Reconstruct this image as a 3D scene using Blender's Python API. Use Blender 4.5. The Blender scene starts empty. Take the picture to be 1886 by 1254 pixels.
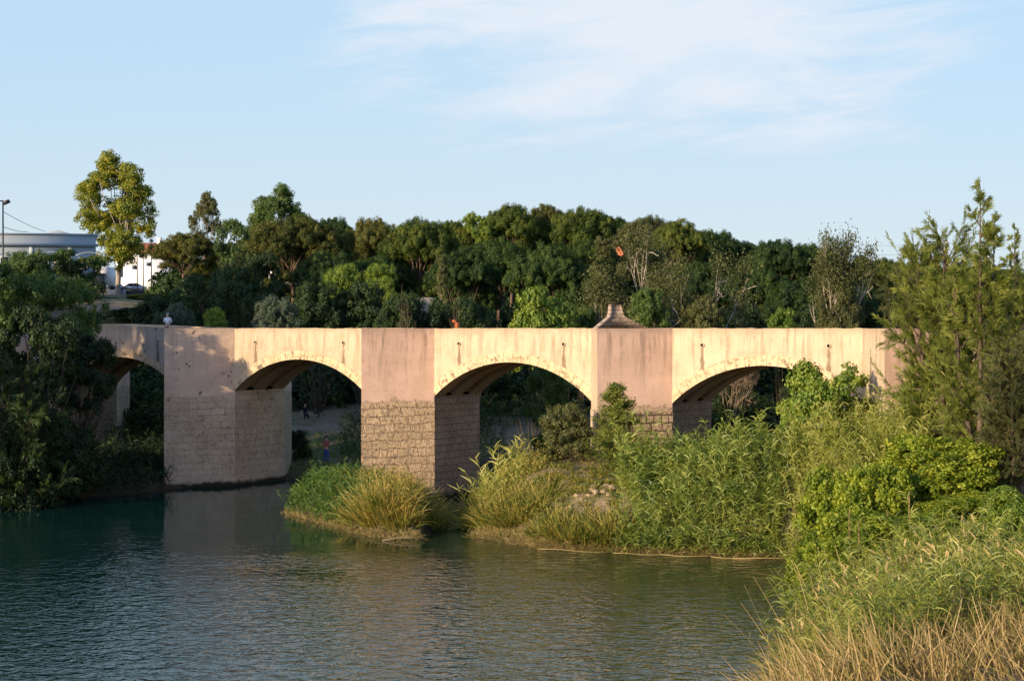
import bpy, math, random
import numpy as np
from mathutils import Vector, Matrix
S = bpy.context.scene
C = S.collection
rad = math.radians
# ---------------------------------------------------------------- camera
F = 3000.0            # focal length in photo pixels (photo is 1886 wide)
CAMH = 9.5
HOR = 603.0           # photo row of the horizon
cam = bpy.data.cameras.new('camera')
cam.sensor_width = 36.0
cam.lens = F / 1886.0 * 36.0
cam.clip_start = 0.5
cam.clip_end = 6000
camo = bpy.data.objects.new('camera', cam)
C.objects.link(camo)
camo.location = (0, 0, CAMH)
camo.rotation_euler = (rad(90) - math.atan((627 - HOR) / F), 0, 0)
S.camera = camo
# ---------------------------------------------------------------- sun and sky
SUN_AZ, SUN_EL = 47.0, 13.0
sv = Vector((-math.sin(rad(SUN_AZ)) * math.cos(rad(SUN_EL)), -math.cos(rad(SUN_AZ)) * math.cos(rad(SUN_EL)), math.sin(rad(SUN_EL))))
sl = bpy.data.lights.new('sun', 'SUN')
sl.energy = 5.0
sl.angle = rad(0.5)
sl.color = (1.0, 0.76, 0.49)
so = bpy.data.objects.new('sun', sl)
so.rotation_euler = sv.to_track_quat('Z', 'Y').to_euler()
so.location = sv * 300
C.objects.link(so)
S.view_settings.view_transform = 'Standard'
S.view_settings.look = 'None'
S.view_settings.exposure = 0.45
S.view_settings.gamma = 1.0
S.render.engine = 'CYCLES'
S.cycles.max_bounces = 6
S.cycles.transparent_max_bounces = 8
S.cycles.caustics_reflective = False
S.cycles.caustics_refractive = False

W = bpy.data.worlds.new('World')
S.world = W
W.use_nodes = True
nt = W.node_tree
nt.nodes.clear()


def N(nt, t, **kw):
    n = nt.nodes.new(t)
    for k, v in kw.items():
        if k in ('inp',):
            for a, b in v.items():
                n.inputs[a].default_value = b
        else:
            setattr(n, k, v)
    return n


def L(nt, a, ao, b, bi):
    nt.links.new(a.outputs[ao], b.inputs[bi])


def math_n(nt, op, a, b=None, c=None, clamp=False):
    n = nt.nodes.new('ShaderNodeMath')
    n.operation = op
    n.use_clamp = clamp
    for i, v in enumerate((a, b, c)):
        if v is None:
            continue
        if isinstance(v, (int, float)):
            n.inputs[i].default_value = v
        else:
            nt.links.new(v, n.inputs[i])
    return n.outputs[0]


def smooth(nt, v, lo, hi):
    n = nt.nodes.new('ShaderNodeMapRange')
    n.interpolation_type = 'SMOOTHSTEP'
    nt.links.new(v, n.inputs['Value'])
    n.inputs['From Min'].default_value = lo
    n.inputs['From Max'].default_value = hi
    return n.outputs[0]


def mixc(nt, fac, a, b, mode='MIX'):
    n = nt.nodes.new('ShaderNodeMix')
    n.data_type = 'RGBA'
    n.blend_type = mode
    for i, v in ((0, fac), (6, a), (7, b)):
        if isinstance(v, (int, float)):
            n.inputs[i].default_value = v
        elif isinstance(v, tuple):
            n.inputs[i].default_value = (v[0], v[1], v[2], 1)
        else:
            nt.links.new(v, n.inputs[i])
    return n.outputs[2]


SKY_STRENGTH = 0.15
sky = N(nt, 'ShaderNodeTexSky')
sky.sky_type = 'NISHITA'
sky.sun_disc = False
sky.sun_elevation = rad(SUN_EL)
sky.sun_rotation = math.atan2(sv.x, sv.y)
sky.altitude = 20
sky.air_density = 1.0
sky.dust_density = 1.0
sky.ozone_density = 1.6
tc = N(nt, 'ShaderNodeTexCoord')
sep = N(nt, 'ShaderNodeSeparateXYZ')
L(nt, tc, 'Generated', sep, 0)
ym = math_n(nt, 'MAXIMUM', sep.outputs[1], 0.05)
u = math_n(nt, 'DIVIDE', sep.outputs[0], ym)
v = math_n(nt, 'DIVIDE', sep.outputs[2], ym)
cu = N(nt, 'ShaderNodeCombineXYZ')
# streaks rise gently to the left of their length
L(nt, sep, 0, cu, 0)
nt.links.new(math_n(nt, 'MULTIPLY', u, 7.0), cu.inputs[0])
nt.links.new(math_n(nt, 'ADD', math_n(nt, 'MULTIPLY', v, 34.0), math_n(nt, 'MULTIPLY', u, -4.0)), cu.inputs[1])
n1 = N(nt, 'ShaderNodeTexNoise', inp={'Scale': 1.0, 'Detail': 7.0, 'Roughness': 0.62, 'Distortion': 0.5})
L(nt, cu, 0, n1, 'Vector')
# one wide bank of thin cloud above the hill, and faint veils elsewhere
eu = math_n(nt, 'DIVIDE', math_n(nt, 'SUBTRACT', u, 0.085), 0.20)
ev = math_n(nt, 'DIVIDE', math_n(nt, 'SUBTRACT', v, 0.185), 0.085)
d2 = math_n(nt, 'ADD', math_n(nt, 'POWER', math_n(nt, 'ABSOLUTE', eu), 2.0), math_n(nt, 'POWER', math_n(nt, 'ABSOLUTE', ev), 2.0))
bank = math_n(nt, 'SUBTRACT', 1.0, d2)
bank = math_n(nt, 'MAXIMUM', bank, -0.55)
mask = math_n(nt, 'ADD', math_n(nt, 'MULTIPLY', bank, 0.30), n1.outputs['Fac'])
mask = smooth(nt, mask, 0.45, 0.84)
mask = math_n(nt, 'MULTIPLY', mask, 0.9)
front = smooth(nt, sep.outputs[1], 0.1, 0.5)
mask = math_n(nt, 'MULTIPLY', mask, front)
# a little summer haze makes the low sky paler and bluer than clean air would be
tint = mixc(nt, 1.0, sky.outputs[0], (0.92, 1.0, 1.35), 'MULTIPLY')
pale = mixc(nt, smooth(nt, v, -0.02, 0.20), (3.45, 3.92, 4.12), (2.60, 3.62, 4.48))
pale = mixc(nt, smooth(nt, sep.outputs[2], 0.25, 0.9), pale, (0.9, 1.7, 3.2))
tint = mixc(nt, math_n(nt, 'MULTIPLY', smooth(nt, sep.outputs[1], -0.4, 0.4), 0.93), tint, pale)
skyc = mixc(nt, mask, tint, (4.0, 4.25, 4.65))
bg = N(nt, 'ShaderNodeBackground')
bg.inputs['Strength'].default_value = SKY_STRENGTH
nt.links.new(skyc, bg.inputs['Color'])
wo = N(nt, 'ShaderNodeOutputWorld')
L(nt, bg, 0, wo, 0)

# ---------------------------------------------------------------- object helpers


def tag(o, label=None, cat=None, group=None, kind=None):
    if label: o['label'] = label
    if cat: o['category'] = cat
    if group: o['group'] = group
    if kind: o['kind'] = kind
    return o


def empty(name, loc=(0, 0, 0), rz=0.0, parent=None):
    o = bpy.data.objects.new(name, None)
    C.objects.link(o)
    o.location = loc
    o.rotation_euler = (0, 0, rz)
    o.empty_display_size = 0.3
    o.parent = parent
    return o


class Acc:
    """collects quads and triangles as arrays and links them as one mesh object"""

    def __init__(s):
        s.v, s.q, s.t, s.tone, s.uv, s.n = [], [], [], [], [], 0

    def add(s, v, q=None, t=None, tone=0.5, uv=None):
        v = np.asarray(v, dtype=np.float32).reshape(-1, 3)
        if q is not None and len(q): s.q.append(np.asarray(q, dtype=np.int32).reshape(-1, 4) + s.n)
        if t is not None and len(t): s.t.append(np.asarray(t, dtype=np.int32).reshape(-1, 3) + s.n)
        tn = np.empty(len(v), dtype=np.float32)
        tn[:] = tone
        s.tone.append(tn)
        s.uv.append(np.zeros((len(v), 2), np.float32) if uv is None else np.asarray(uv, np.float32).reshape(-1, 2))
        s.v.append(v)
        s.n += len(v)

    def quad(s, a, b, c, d, uv=None, tone=0.5):
        s.add([a, b, c, d], q=[[0, 1, 2, 3]], uv=uv, tone=tone)

    def box(s, lo, hi, tone=0.5):
        x0, y0, z0 = lo
        x1, y1, z1 = hi
        v = [(x0, y0, z0), (x1, y0, z0), (x1, y1, z0), (x0, y1, z0), (x0, y0, z1), (x1, y0, z1), (x1, y1, z1), (x0, y1, z1)]
        s.add(v, q=[[0, 3, 2, 1], [4, 5, 6, 7], [0, 1, 5, 4], [1, 2, 6, 5], [2, 3, 7, 6], [3, 0, 4, 7]], tone=tone)

    def obox(s, c, ax, ay, az, tone=0.5):
        c, ax, ay, az = map(np.array, (c, ax, ay, az))
        v = [c + i * ax + j * ay + k * az for k in (-1, 1) for (i, j) in ((-1, -1), (1, -1), (1, 1), (-1, 1))]
        s.add(v, q=[[0, 3, 2, 1], [4, 5, 6, 7], [0, 1, 5, 4], [1, 2, 6, 5], [2, 3, 7, 6], [3, 0, 4, 7]], tone=tone)

    def tube(s, pts, rr, sides=7, tone=0.5, cap=True):
        pts = np.asarray(pts, float)
        n = len(pts)
        rr = np.broadcast_to(np.asarray(rr, float), (n,))
        d = np.gradient(pts, axis=0)
        d /= np.linalg.norm(d, axis=1)[:, None] + 1e-9
        ref = np.array([0, 0, 1.0]) if abs(d[0][2]) < 0.9 else np.array([1.0, 0, 0])
        a = np.cross(d, ref)
        a /= np.linalg.norm(a, axis=1)[:, None] + 1e-9
        b = np.cross(d, a)
        th = np.arange(sides) * 2 * math.pi / sides
        ring = pts[:, None] + rr[:, None, None] * (np.cos(th)[None, :, None] * a[:, None] + np.sin(th)[None, :, None] * b[:, None])
        q = []
        for i in range(n - 1):
            for j in range(sides):
                k = (j + 1) % sides
                q.append([i * sides + j, i * sides + k, (i + 1) * sides + k, (i + 1) * sides + j])
        v = ring.reshape(-1, 3)
        t = []
        if cap:
            v = np.vstack([v, pts[0], pts[-1]])
            for j in range(sides):
                k = (j + 1) % sides
                t.append([n * sides, k, j])
                t.append([n * sides + 1, (n - 1) * sides + j, (n - 1) * sides + k])
        s.add(v, q=q, t=t, tone=tone)

    def build(s, name, mat, parent=None, smooth=False, loc=None):
        me = bpy.data.meshes.new(name)
        v = np.concatenate(s.v)
        q = np.concatenate(s.q) if s.q else np.zeros((0, 4), np.int32)
        t = np.concatenate(s.t) if s.t else np.zeros((0, 3), np.int32)
        me.vertices.add(len(v))
        me.vertices.foreach_set('co', v.ravel())
        li = np.concatenate([q.ravel(), t.ravel()]).astype(np.int32)
        me.loops.add(len(li))
        me.loops.foreach_set('vertex_index', li)
        me.polygons.add(len(q) + len(t))
        st = np.concatenate([np.arange(len(q)) * 4, len(q) * 4 + np.arange(len(t)) * 3]).astype(np.int32)
        me.polygons.foreach_set('loop_start', st)
        me.update(calc_edges=True)
        at = me.attributes.new('tone', 'FLOAT', 'POINT')
        at.data.foreach_set('value', np.concatenate(s.tone))
        uvl = me.uv_layers.new(name='UVMap')
        uvl.data.foreach_set('uv', np.concatenate(s.uv)[li].ravel())
        if smooth:
            me.polygons.foreach_set('use_smooth', np.ones(len(q) + len(t), bool))
        me.validate()
        me.materials.append(mat)
        o = bpy.data.objects.new(name, me)
        C.objects.link(o)
        o.parent = parent
        if loc is not None: o.location = loc
        return o


def wx(px, Y):
    return (px - 943.0) / F * Y


def wz(py, Y):
    return CAMH + (HOR - py) * Y / F

# ---------------------------------------------------------------- materials
def new_mat(name):
    m = bpy.data.materials.new(name)
    m.use_nodes = True
    nt = m.node_tree
    nt.nodes.clear()
    out = nt.nodes.new('ShaderNodeOutputMaterial')
    return m, nt, out


def pbr(nt, out, color, rough=0.8, spec=0.3, normal=None, metal=0.0):
    p = nt.nodes.new('ShaderNodeBsdfPrincipled')
    if isinstance(color, tuple):
        p.inputs['Base Color'].default_value = (*color, 1)
    else:
        nt.links.new(color, p.inputs['Base Color'])
    if isinstance(rough, (int, float)):
        p.inputs['Roughness'].default_value = rough
    else:
        nt.links.new(rough, p.inputs['Roughness'])
    p.inputs['Specular IOR Level'].default_value = spec
    p.inputs['Metallic'].default_value = metal
    if normal is not None:
        nt.links.new(normal, p.inputs['Normal'])
    nt.links.new(p.outputs[0], out.inputs[0])
    return p


def noise(nt, vec, scale, detail=4, rough=0.55, dist=0.0):
    n = N(nt, 'ShaderNodeTexNoise', inp={'Scale': scale, 'Detail': detail, 'Roughness': rough, 'Distortion': dist})
    if vec is not None: nt.links.new(vec, n.inputs['Vector'])
    return n.outputs['Fac']


def mapping(nt, vec, scale=(1, 1, 1), loc=(0, 0, 0)):
    n = N(nt, 'ShaderNodeMapping')
    n.inputs['Scale'].default_value = scale
    n.inputs['Location'].default_value = loc
    nt.links.new(vec, n.inputs['Vector'])
    return n.outputs[0]


def ramp(nt, fac, stops, interp='LINEAR'):
    n = nt.nodes.new('ShaderNodeValToRGB')
    n.color_ramp.interpolation = interp
    e = n.color_ramp.elements
    while len(e) < len(stops): e.new(0.5)
    for i, (p, c) in enumerate(stops):
        e[i].position = p
        e[i].color = (*c, 1)
    nt.links.new(fac, n.inputs[0])
    return n.outputs[0]


def bump(nt, h, strength=0.5, dist=0.05):
    n = N(nt, 'ShaderNodeBump')
    n.inputs['Strength'].default_value = strength
    n.inputs['Distance'].default_value = dist
    nt.links.new(h, n.inputs['Height'])
    return n.outputs[0]


def plain(name, col, rough=0.7, spec=0.3, metal=0.0, var=0.12, sc=6.0):
    m, nt, out = new_mat(name)
    tc = N(nt, 'ShaderNodeTexCoord')
    f = noise(nt, tc.outputs['Object'], sc)
    c = mixc(nt, f, tuple(x * (1 - var) for x in col), tuple(min(1, x * (1 + var)) for x in col))
    pbr(nt, out, c, rough, spec, metal=metal)
    return m


def leaf_mat(name, c0, c1, c2, transl=0.35, gloss=0.06, patch=1.2):
    gloss *= 0.5
    m, nt, out = new_mat(name)
    at = N(nt, 'ShaderNodeAttribute', attribute_name='tone')
    oi = N(nt, 'ShaderNodeObjectInfo')
    tc = N(nt, 'ShaderNodeTexCoord')
    nz = noise(nt, tc.outputs['Object'], patch, 2)
    f = math_n(nt, 'ADD', math_n(nt, 'MULTIPLY', at.outputs['Fac'], 0.7), math_n(nt, 'MULTIPLY', math_n(nt, 'SUBTRACT', nz, 0.35), 0.6))
    f = math_n(nt, 'ADD', f, math_n(nt, 'MULTIPLY', math_n(nt, 'SUBTRACT', oi.outputs['Random'], 0.5), 0.22), clamp=True)
    c = ramp(nt, f, [(0.05, c0), (0.5, c1), (0.95, c2)])
    d = N(nt, 'ShaderNodeBsdfDiffuse')
    nt.links.new(c, d.inputs[0])
    t = N(nt, 'ShaderNodeBsdfTranslucent')
    c2_ = mixc(nt, 1.0, c, (1.25, 1.2, 0.55), 'MULTIPLY')
    nt.links.new(c2_, t.inputs[0])
    g = N(nt, 'ShaderNodeBsdfGlossy')
    g.inputs['Color'].default_value = (1, 1, 1, 1)
    g.inputs['Roughness'].default_value = 0.6
    m1 = N(nt, 'ShaderNodeMixShader')
    m1.inputs[0].default_value = transl
    L(nt, d, 0, m1, 1)
    L(nt, t, 0, m1, 2)
    m2 = N(nt, 'ShaderNodeMixShader')
    m2.inputs[0].default_value = gloss
    L(nt, m1, 0, m2, 1)
    L(nt, g, 0, m2, 2)
    L(nt, m2, 0, out, 0)
    return m


def bark_mat(name, a, b):
    m, nt, out = new_mat(name)
    tc = N(nt, 'ShaderNodeTexCoord')
    f = noise(nt, mapping(nt, tc.outputs['Object'], (4, 4, 0.8)), 2.0, 5)
    pbr(nt, out, mixc(nt, smooth(nt, f, 0.35, 0.65), a, b), 0.9, 0.1, bump(nt, f, 0.6, 0.05))
    return m


def plaster_mat(name, base, dark, stain, stain_amt=0.8, pock=0.0, drains=False, edge_top=True, ragged=None):
    """rendered wall; UV is metres along the face and metres above the water"""
    m, nt, out = new_mat(name)
    uvn = N(nt, 'ShaderNodeUVMap', uv_map='UVMap')
    uv = uvn.outputs[0]
    sp = N(nt, 'ShaderNodeSeparateXYZ')
    nt.links.new(uv, sp.inputs[0])
    us, vs = sp.outputs[0], sp.outputs[1]
    tc = N(nt, 'ShaderNodeTexCoord')
    ob = tc.outputs['Object']
    big = noise(nt, ob, 0.35, 5, 0.6)
    fine = noise(nt, ob, 9.0, 5, 0.7)
    c = mixc(nt, smooth(nt, big, 0.35, 0.7), base, dark)
    c = mixc(nt, math_n(nt, 'MULTIPLY', smooth(nt, fine, 0.45, 0.8), 0.35), c, tuple(x * 0.72 for x in base))
    # run-off streaks: fine in the width, long in the height, fading downwards
    wob = math_n(nt, 'MULTIPLY', noise(nt, mapping(nt, uv, (0.3, 0.6, 1)), 1.0, 2), 0.5)
    cv = N(nt, 'ShaderNodeCombineXYZ')
    nt.links.new(math_n(nt, 'ADD', math_n(nt, 'MULTIPLY', us, 2.6), wob), cv.inputs[0])
    nt.links.new(math_n(nt, 'MULTIPLY', vs, 0.22), cv.inputs[1])
    st = noise(nt, cv.outputs[0], 1.0, 6, 0.72)
    cv2 = N(nt, 'ShaderNodeCombineXYZ')
    nt.links.new(math_n(nt, 'MULTIPLY', us, 1.1), cv2.inputs[0])
    reach = noise(nt, cv2.outputs[0], 1.0, 4, 0.7)
    top = math_n(nt, 'SUBTRACT', vs, 9.45)          # negative, metres below the top
    lo = math_n(nt, 'ADD', math_n(nt, 'MULTIPLY', math_n(nt, 'SUBTRACT', 0.72, reach), 15.0), 0.3)
    fade = math_n(nt, 'ADD', 1.0, math_n(nt, 'DIVIDE', top, math_n(nt, 'MAXIMUM', lo, 0.4)), clamp=True)
    sm = math_n(nt, 'MULTIPLY', smooth(nt, st, 0.44, 0.66), fade)
    rim = math_n(nt, 'MULTIPLY', smooth(nt, top, -0.55, 0.0), 0.45)
    sm = math_n(nt, 'MAXIMUM', sm, rim)
    c = mixc(nt, math_n(nt, 'MULTIPLY', sm, stain_amt), c, stain)
    if drains:
        du = math_n(nt, 'SUBTRACT', math_n(nt, 'MODULO', math_n(nt, 'ADD', us, 146.6), 14.66), 7.33)
        du = math_n(nt, 'ABSOLUTE', math_n(nt, 'SUBTRACT', math_n(nt, 'ABSOLUTE', du), 3.32))
        wob2 = math_n(nt, 'MULTIPLY', math_n(nt, 'SUBTRACT', noise(nt, ob, 3.0, 3), 0.5), 0.2)
        wd = math_n(nt, 'ADD', math_n(nt, 'MULTIPLY', math_n(nt, 'SUBTRACT', 8.6, vs), 0.10), 0.05)
        a = math_n(nt, 'SUBTRACT', 1.0, math_n(nt, 'DIVIDE', math_n(nt, 'ADD', du, wob2), math_n(nt, 'MAXIMUM', wd, 0.02)), clamp=True)
        a = math_n(nt, 'MULTIPLY', smooth(nt, a, 0.0, 0.45), smooth(nt, vs, 8.62, 8.5))
        c = mixc(nt, math_n(nt, 'MULTIPLY', a, 0.75), c, tuple(x * 0.62 for x in stain))
    h = math_n(nt, 'ADD', math_n(nt, 'MULTIPLY', fine, 0.5), math_n(nt, 'MULTIPLY', big, 1.0))
    # casting lines of the render, hairline cracks and blotches
    lift = math_n(nt, 'ABSOLUTE', math_n(nt, 'SUBTRACT', math_n(nt, 'FRACT', math_n(nt, 'ADD', math_n(nt, 'MULTIPLY', vs, 0.9), math_n(nt, 'MULTIPLY', big, 0.12))), 0.5))
    c = mixc(nt, math_n(nt, 'MULTIPLY', smooth(nt, lift, 0.02, 0.0), 0.22), c, stain)
    blot = noise(nt, mapping(nt, ob, (0.9, 0.9, 1.3), (5, 5, 5)), 1.1, 6, 0.7)
    c = mixc(nt, math_n(nt, 'MULTIPLY', smooth(nt, blot, 0.52, 0.68), 0.30), c, tuple(min(1, x * 1.22) for x in base))
    c = mixc(nt, math_n(nt, 'MULTIPLY', smooth(nt, blot, 0.46, 0.34), 0.35), c, tuple(x * 0.66 for x in dark))
    if ragged is not None:      # the render has come off along its lower edge
        rg = math_n(nt, 'ADD', vs, math_n(nt, 'MULTIPLY', math_n(nt, 'SUBTRACT', blot, 0.5), 1.5))
        rm = smooth(nt, rg, 5.52, 5.46)
        c = mixc(nt, rm, c, mixc(nt, smooth(nt, fine, 0.48, 0.6), ragged, tuple(x * 0.45 for x in ragged)))
        h = math_n(nt, 'SUBTRACT', h, math_n(nt, 'MULTIPLY', rm, 0.8))
    if pock > 0:
        vo = N(nt, 'ShaderNodeTexVoronoi', inp={'Scale': 3.4, 'Randomness': 1.0})
        L(nt, tc, 'Object', vo, 'Vector')
        gate = noise(nt, ob, 0.9, 3)
        pk = math_n(nt, 'SUBTRACT', math_n(nt, 'MULTIPLY', math_n(nt, 'SUBTRACT', gate, 0.42), 2.2), math_n(nt, 'ADD', vo.outputs['Distance'], math_n(nt, 'MULTIPLY', fine, 0.35)))
        pk = smooth(nt, pk, 0.0, 0.05)
        c = mixc(nt, math_n(nt, 'MULTIPLY', pk, pock), c, (0.09, 0.07, 0.055))
        h = math_n(nt, 'SUBTRACT', h, math_n(nt, 'MULTIPLY', pk, 1.0))
    pbr(nt, out, c, 0.92, 0.1, bump(nt, h, 0.5, 0.04))
    return m


def stone_mat(name, c1, c2, mortar, bw=0.85, bh=0.42, msize=0.03, rough_amt=1.0, round_=False, grain=7.0, mort_h=-1.0, speck=0.55, warp=0.28):
    m, nt, out = new_mat(name)
    uvn = N(nt, 'ShaderNodeUVMap', uv_map='UVMap')
    tc = N(nt, 'ShaderNodeTexCoord')
    ob = tc.outputs['Object']
    nz = N(nt, 'ShaderNodeTexNoise', inp={'Scale': 1.3, 'Detail': 4})
    L(nt, tc, 'Object', nz, 'Vector')
    off = N(nt, 'ShaderNodeVectorMath', operation='MULTIPLY_ADD')
    L(nt, nz, 'Color', off, 0)
    off.inputs[1].default_value = (warp, warp * 0.6, 0)
    L(nt, uvn, 0, off, 2)
    br = N(nt, 'ShaderNodeTexBrick')
    nt.links.new(off.outputs[0], br.inputs['Vector'])
    br.inputs['Scale'].default_value = 1.0
    br.inputs['Brick Width'].default_value = bw
    br.inputs['Row Height'].default_value = bh
    br.inputs['Mortar Size'].default_value = msize
    br.inputs['Mortar Smooth'].default_value = 0.9
    br.inputs['Bias'].default_value = 0.0
    br.offset = 0.5
    br.squash = 0.7
    br.squash_frequency = 3
    br.inputs['Color1'].default_value = (*c1, 1)
    br.inputs['Color2'].default_value = (*c2, 1)
    br.inputs['Mortar'].default_value = (*mortar, 1)
    fine = noise(nt, ob, grain, 6, 0.75)
    mid = noise(nt, ob, 1.6, 5, 0.65)
    patch = noise(nt, ob, 0.5, 3)
    c = mixc(nt, smooth(nt, fine, speck - 0.05, speck + 0.06), br.outputs['Color'], tuple(x * 0.36 for x in c1))
    c = mixc(nt, math_n(nt, 'MULTIPLY', smooth(nt, mid, 0.45, 0.75), 0.5), c, tuple(x * 0.6 for x in c2))
    c = mixc(nt, math_n(nt, 'MULTIPLY', smooth(nt, patch, 0.4, 0.7), 0.35), c, tuple(min(1, x * 1.15) for x in mortar))
    # damp band by the waterline
    sp = N(nt, 'ShaderNodeSeparateXYZ')
    L(nt, uvn, 0, sp, 0)
    wet = math_n(nt, 'SUBTRACT', sp.outputs[1], math_n(nt, 'MULTIPLY', mid, 0.5))
    c = mixc(nt, smooth(nt, wet, 0.12, -0.12), c, (0.035, 0.035, 0.022))
    h = math_n(nt, 'ADD', math_n(nt, 'MULTIPLY', br.outputs['Fac'], mort_h), math_n(nt, 'MULTIPLY', fine, 0.9 * rough_amt))
    h = math_n(nt, 'ADD', h, math_n(nt, 'MULTIPLY', mid, 0.8 * rough_amt))
    pbr(nt, out, c, 0.95, 0.08, bump(nt, h, 1.0, 0.10))
    return m


M = {}
M['plaster'] = plaster_mat('cream_render', (0.56, 0.45, 0.325), (0.49, 0.38, 0.265), (0.23, 0.165, 0.10), 0.85, drains=True)
M['plaster_old'] = plaster_mat('grey_pocked_render', (0.52, 0.425, 0.33), (0.43, 0.345, 0.27), (0.20, 0.15, 0.11), 0.6, pock=0.9, drains=True)
M['plaster_pink'] = plaster_mat('pinkish_render', (0.76, 0.525, 0.385), (0.64, 0.43, 0.305), (0.27, 0.185, 0.13), 0.9, ragged=(0.55, 0.40, 0.26))
M['plaster_pink_old'] = plaster_mat('worn_pinkish_render', (0.64, 0.48, 0.35), (0.53, 0.395, 0.285), (0.28, 0.20, 0.15), 0.7, pock=0.8)
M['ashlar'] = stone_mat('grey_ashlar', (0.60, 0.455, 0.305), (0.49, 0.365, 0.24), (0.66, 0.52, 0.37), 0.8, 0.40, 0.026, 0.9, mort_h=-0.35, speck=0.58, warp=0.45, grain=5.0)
M['rubble'] = stone_mat('speckled_rubble', (0.74, 0.55, 0.35), (0.56, 0.41, 0.255), (0.50, 0.37, 0.235), 0.80, 0.44, 0.035, 1.9, grain=5.5, mort_h=-0.6, speck=0.54, warp=0.62)
M['cobble'] = stone_mat('rounded_rubble', (0.58, 0.42, 0.28), (0.50, 0.35, 0.23), (0.15, 0.10, 0.065), 0.60, 0.40, 0.045, 1.0)
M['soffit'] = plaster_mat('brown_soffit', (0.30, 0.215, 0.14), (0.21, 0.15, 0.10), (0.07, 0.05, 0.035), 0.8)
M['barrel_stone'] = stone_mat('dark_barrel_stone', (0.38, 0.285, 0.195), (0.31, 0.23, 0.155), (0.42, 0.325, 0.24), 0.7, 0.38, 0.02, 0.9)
M['barrel_plaster'] = plaster_mat('stained_barrel_render', (0.36, 0.27, 0.185), (0.25, 0.185, 0.125), (0.10, 0.07, 0.05), 0.6)
M['monument'] = stone_mat('grey_pink_stone', (0.42, 0.33, 0.27), (0.38, 0.295, 0.24), (0.30, 0.235, 0.19), 0.5, 0.2, 0.012, 0.35)
M['asphalt'] = plain('asphalt', (0.07, 0.068, 0.065), 0.9)
M['concrete'] = plain('concrete', (0.40, 0.38, 0.35), 0.9, var=0.2, sc=1.5)
M['bore_shade'] = plain('painted_bore_shade', (0.02, 0.016, 0.012), 0.95)
M['iron'] = plain('dark_iron', (0.03, 0.03, 0.035), 0.5, 0.4)
M['rust'] = plain('rusty_iron', (0.34, 0.10, 0.035), 0.85, 0.2, var=0.4, sc=12)

GL = {}
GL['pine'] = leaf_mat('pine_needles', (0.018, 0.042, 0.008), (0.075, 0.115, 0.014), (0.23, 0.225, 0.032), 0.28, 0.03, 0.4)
GL['pine_cool'] = leaf_mat('dark_shaded_pine_needles', (0.011, 0.030, 0.009), (0.034, 0.074, 0.014), (0.11, 0.15, 0.024), 0.25, 0.03, 0.4)  # needles darkened for the shade of the lower rows, used on some crest pines
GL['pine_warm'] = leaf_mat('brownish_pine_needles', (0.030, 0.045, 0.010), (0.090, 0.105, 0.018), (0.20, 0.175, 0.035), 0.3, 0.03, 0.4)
GL['broad'] = leaf_mat('broad_leaves', (0.025, 0.060, 0.010), (0.075, 0.140, 0.018), (0.18, 0.24, 0.035), 0.38, 0.06, 0.6)
GL['bright'] = leaf_mat('bright_leaves', (0.06, 0.125, 0.010), (0.18, 0.27, 0.022), (0.38, 0.43, 0.06), 0.42, 0.06, 0.8)
GL['euc'] = leaf_mat('eucalyptus_leaves', (0.10, 0.15, 0.012), (0.27, 0.29, 0.022), (0.48, 0.38, 0.045), 0.38, 0.05, 0.35)
GL['olive'] = leaf_mat('olive_leaves', (0.040, 0.055, 0.018), (0.10, 0.115, 0.028), (0.19, 0.18, 0.055), 0.35, 0.05, 0.8)
GL['ivy'] = leaf_mat('glossy_round_leaves', (0.075, 0.13, 0.008), (0.23, 0.30, 0.018), (0.50, 0.50, 0.06), 0.42, 0.04, 1.4)
GL['silver'] = leaf_mat('grey_green_leaves', (0.045, 0.075, 0.045), (0.09, 0.125, 0.075), (0.16, 0.19, 0.12), 0.3, 0.05, 0.8)
GL['dark'] = leaf_mat('shaded_leaves', (0.008, 0.024, 0.007), (0.028, 0.062, 0.012), (0.085, 0.13, 0.022), 0.3, 0.05, 0.6)  # darker leaf colours stand in for shade on bank, wood floor and arches
GL['feather'] = leaf_mat('feathery_foliage', (0.085, 0.125, 0.020), (0.21, 0.25, 0.045), (0.38, 0.39, 0.10), 0.48, 0.03, 0.5)
GL['reed'] = leaf_mat('reed_leaves', (0.065, 0.12, 0.010), (0.21, 0.28, 0.035), (0.46, 0.46, 0.11), 0.4, 0.08, 0.7)
GL['reed_tan'] = leaf_mat('yellowing_reed_leaves', (0.095, 0.145, 0.015), (0.29, 0.325, 0.045), (0.54, 0.50, 0.14), 0.4, 0.08, 0.9)
GL['dry'] = leaf_mat('dry_grass_blades', (0.12, 0.15, 0.030), (0.34, 0.255, 0.095), (0.58, 0.42, 0.22), 0.3, 0.05, 1.0)
GL['mixgrass'] = leaf_mat('mixed_grass_blades', (0.075, 0.12, 0.014), (0.25, 0.23, 0.035), (0.48, 0.32, 0.09), 0.33, 0.05, 0.9)
GL['herb'] = leaf_mat('fresh_green_herb', (0.035, 0.095, 0.012), (0.09, 0.18, 0.020), (0.21, 0.28, 0.04), 0.4, 0.06, 0.9)
GL['twig'] = leaf_mat('bare_twigs', (0.13, 0.095, 0.06), (0.20, 0.15, 0.095), (0.30, 0.22, 0.14), 0.05, 0.02, 0.9)
BK = {}
BK['pine'] = bark_mat('pine_bark', (0.085, 0.06, 0.045), (0.19, 0.135, 0.10))
BK['pale'] = bark_mat('pale_bark', (0.24, 0.20, 0.155), (0.46, 0.40, 0.33))
BK['brown'] = bark_mat('brown_bark', (0.06, 0.045, 0.032), (0.15, 0.11, 0.08))


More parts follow.
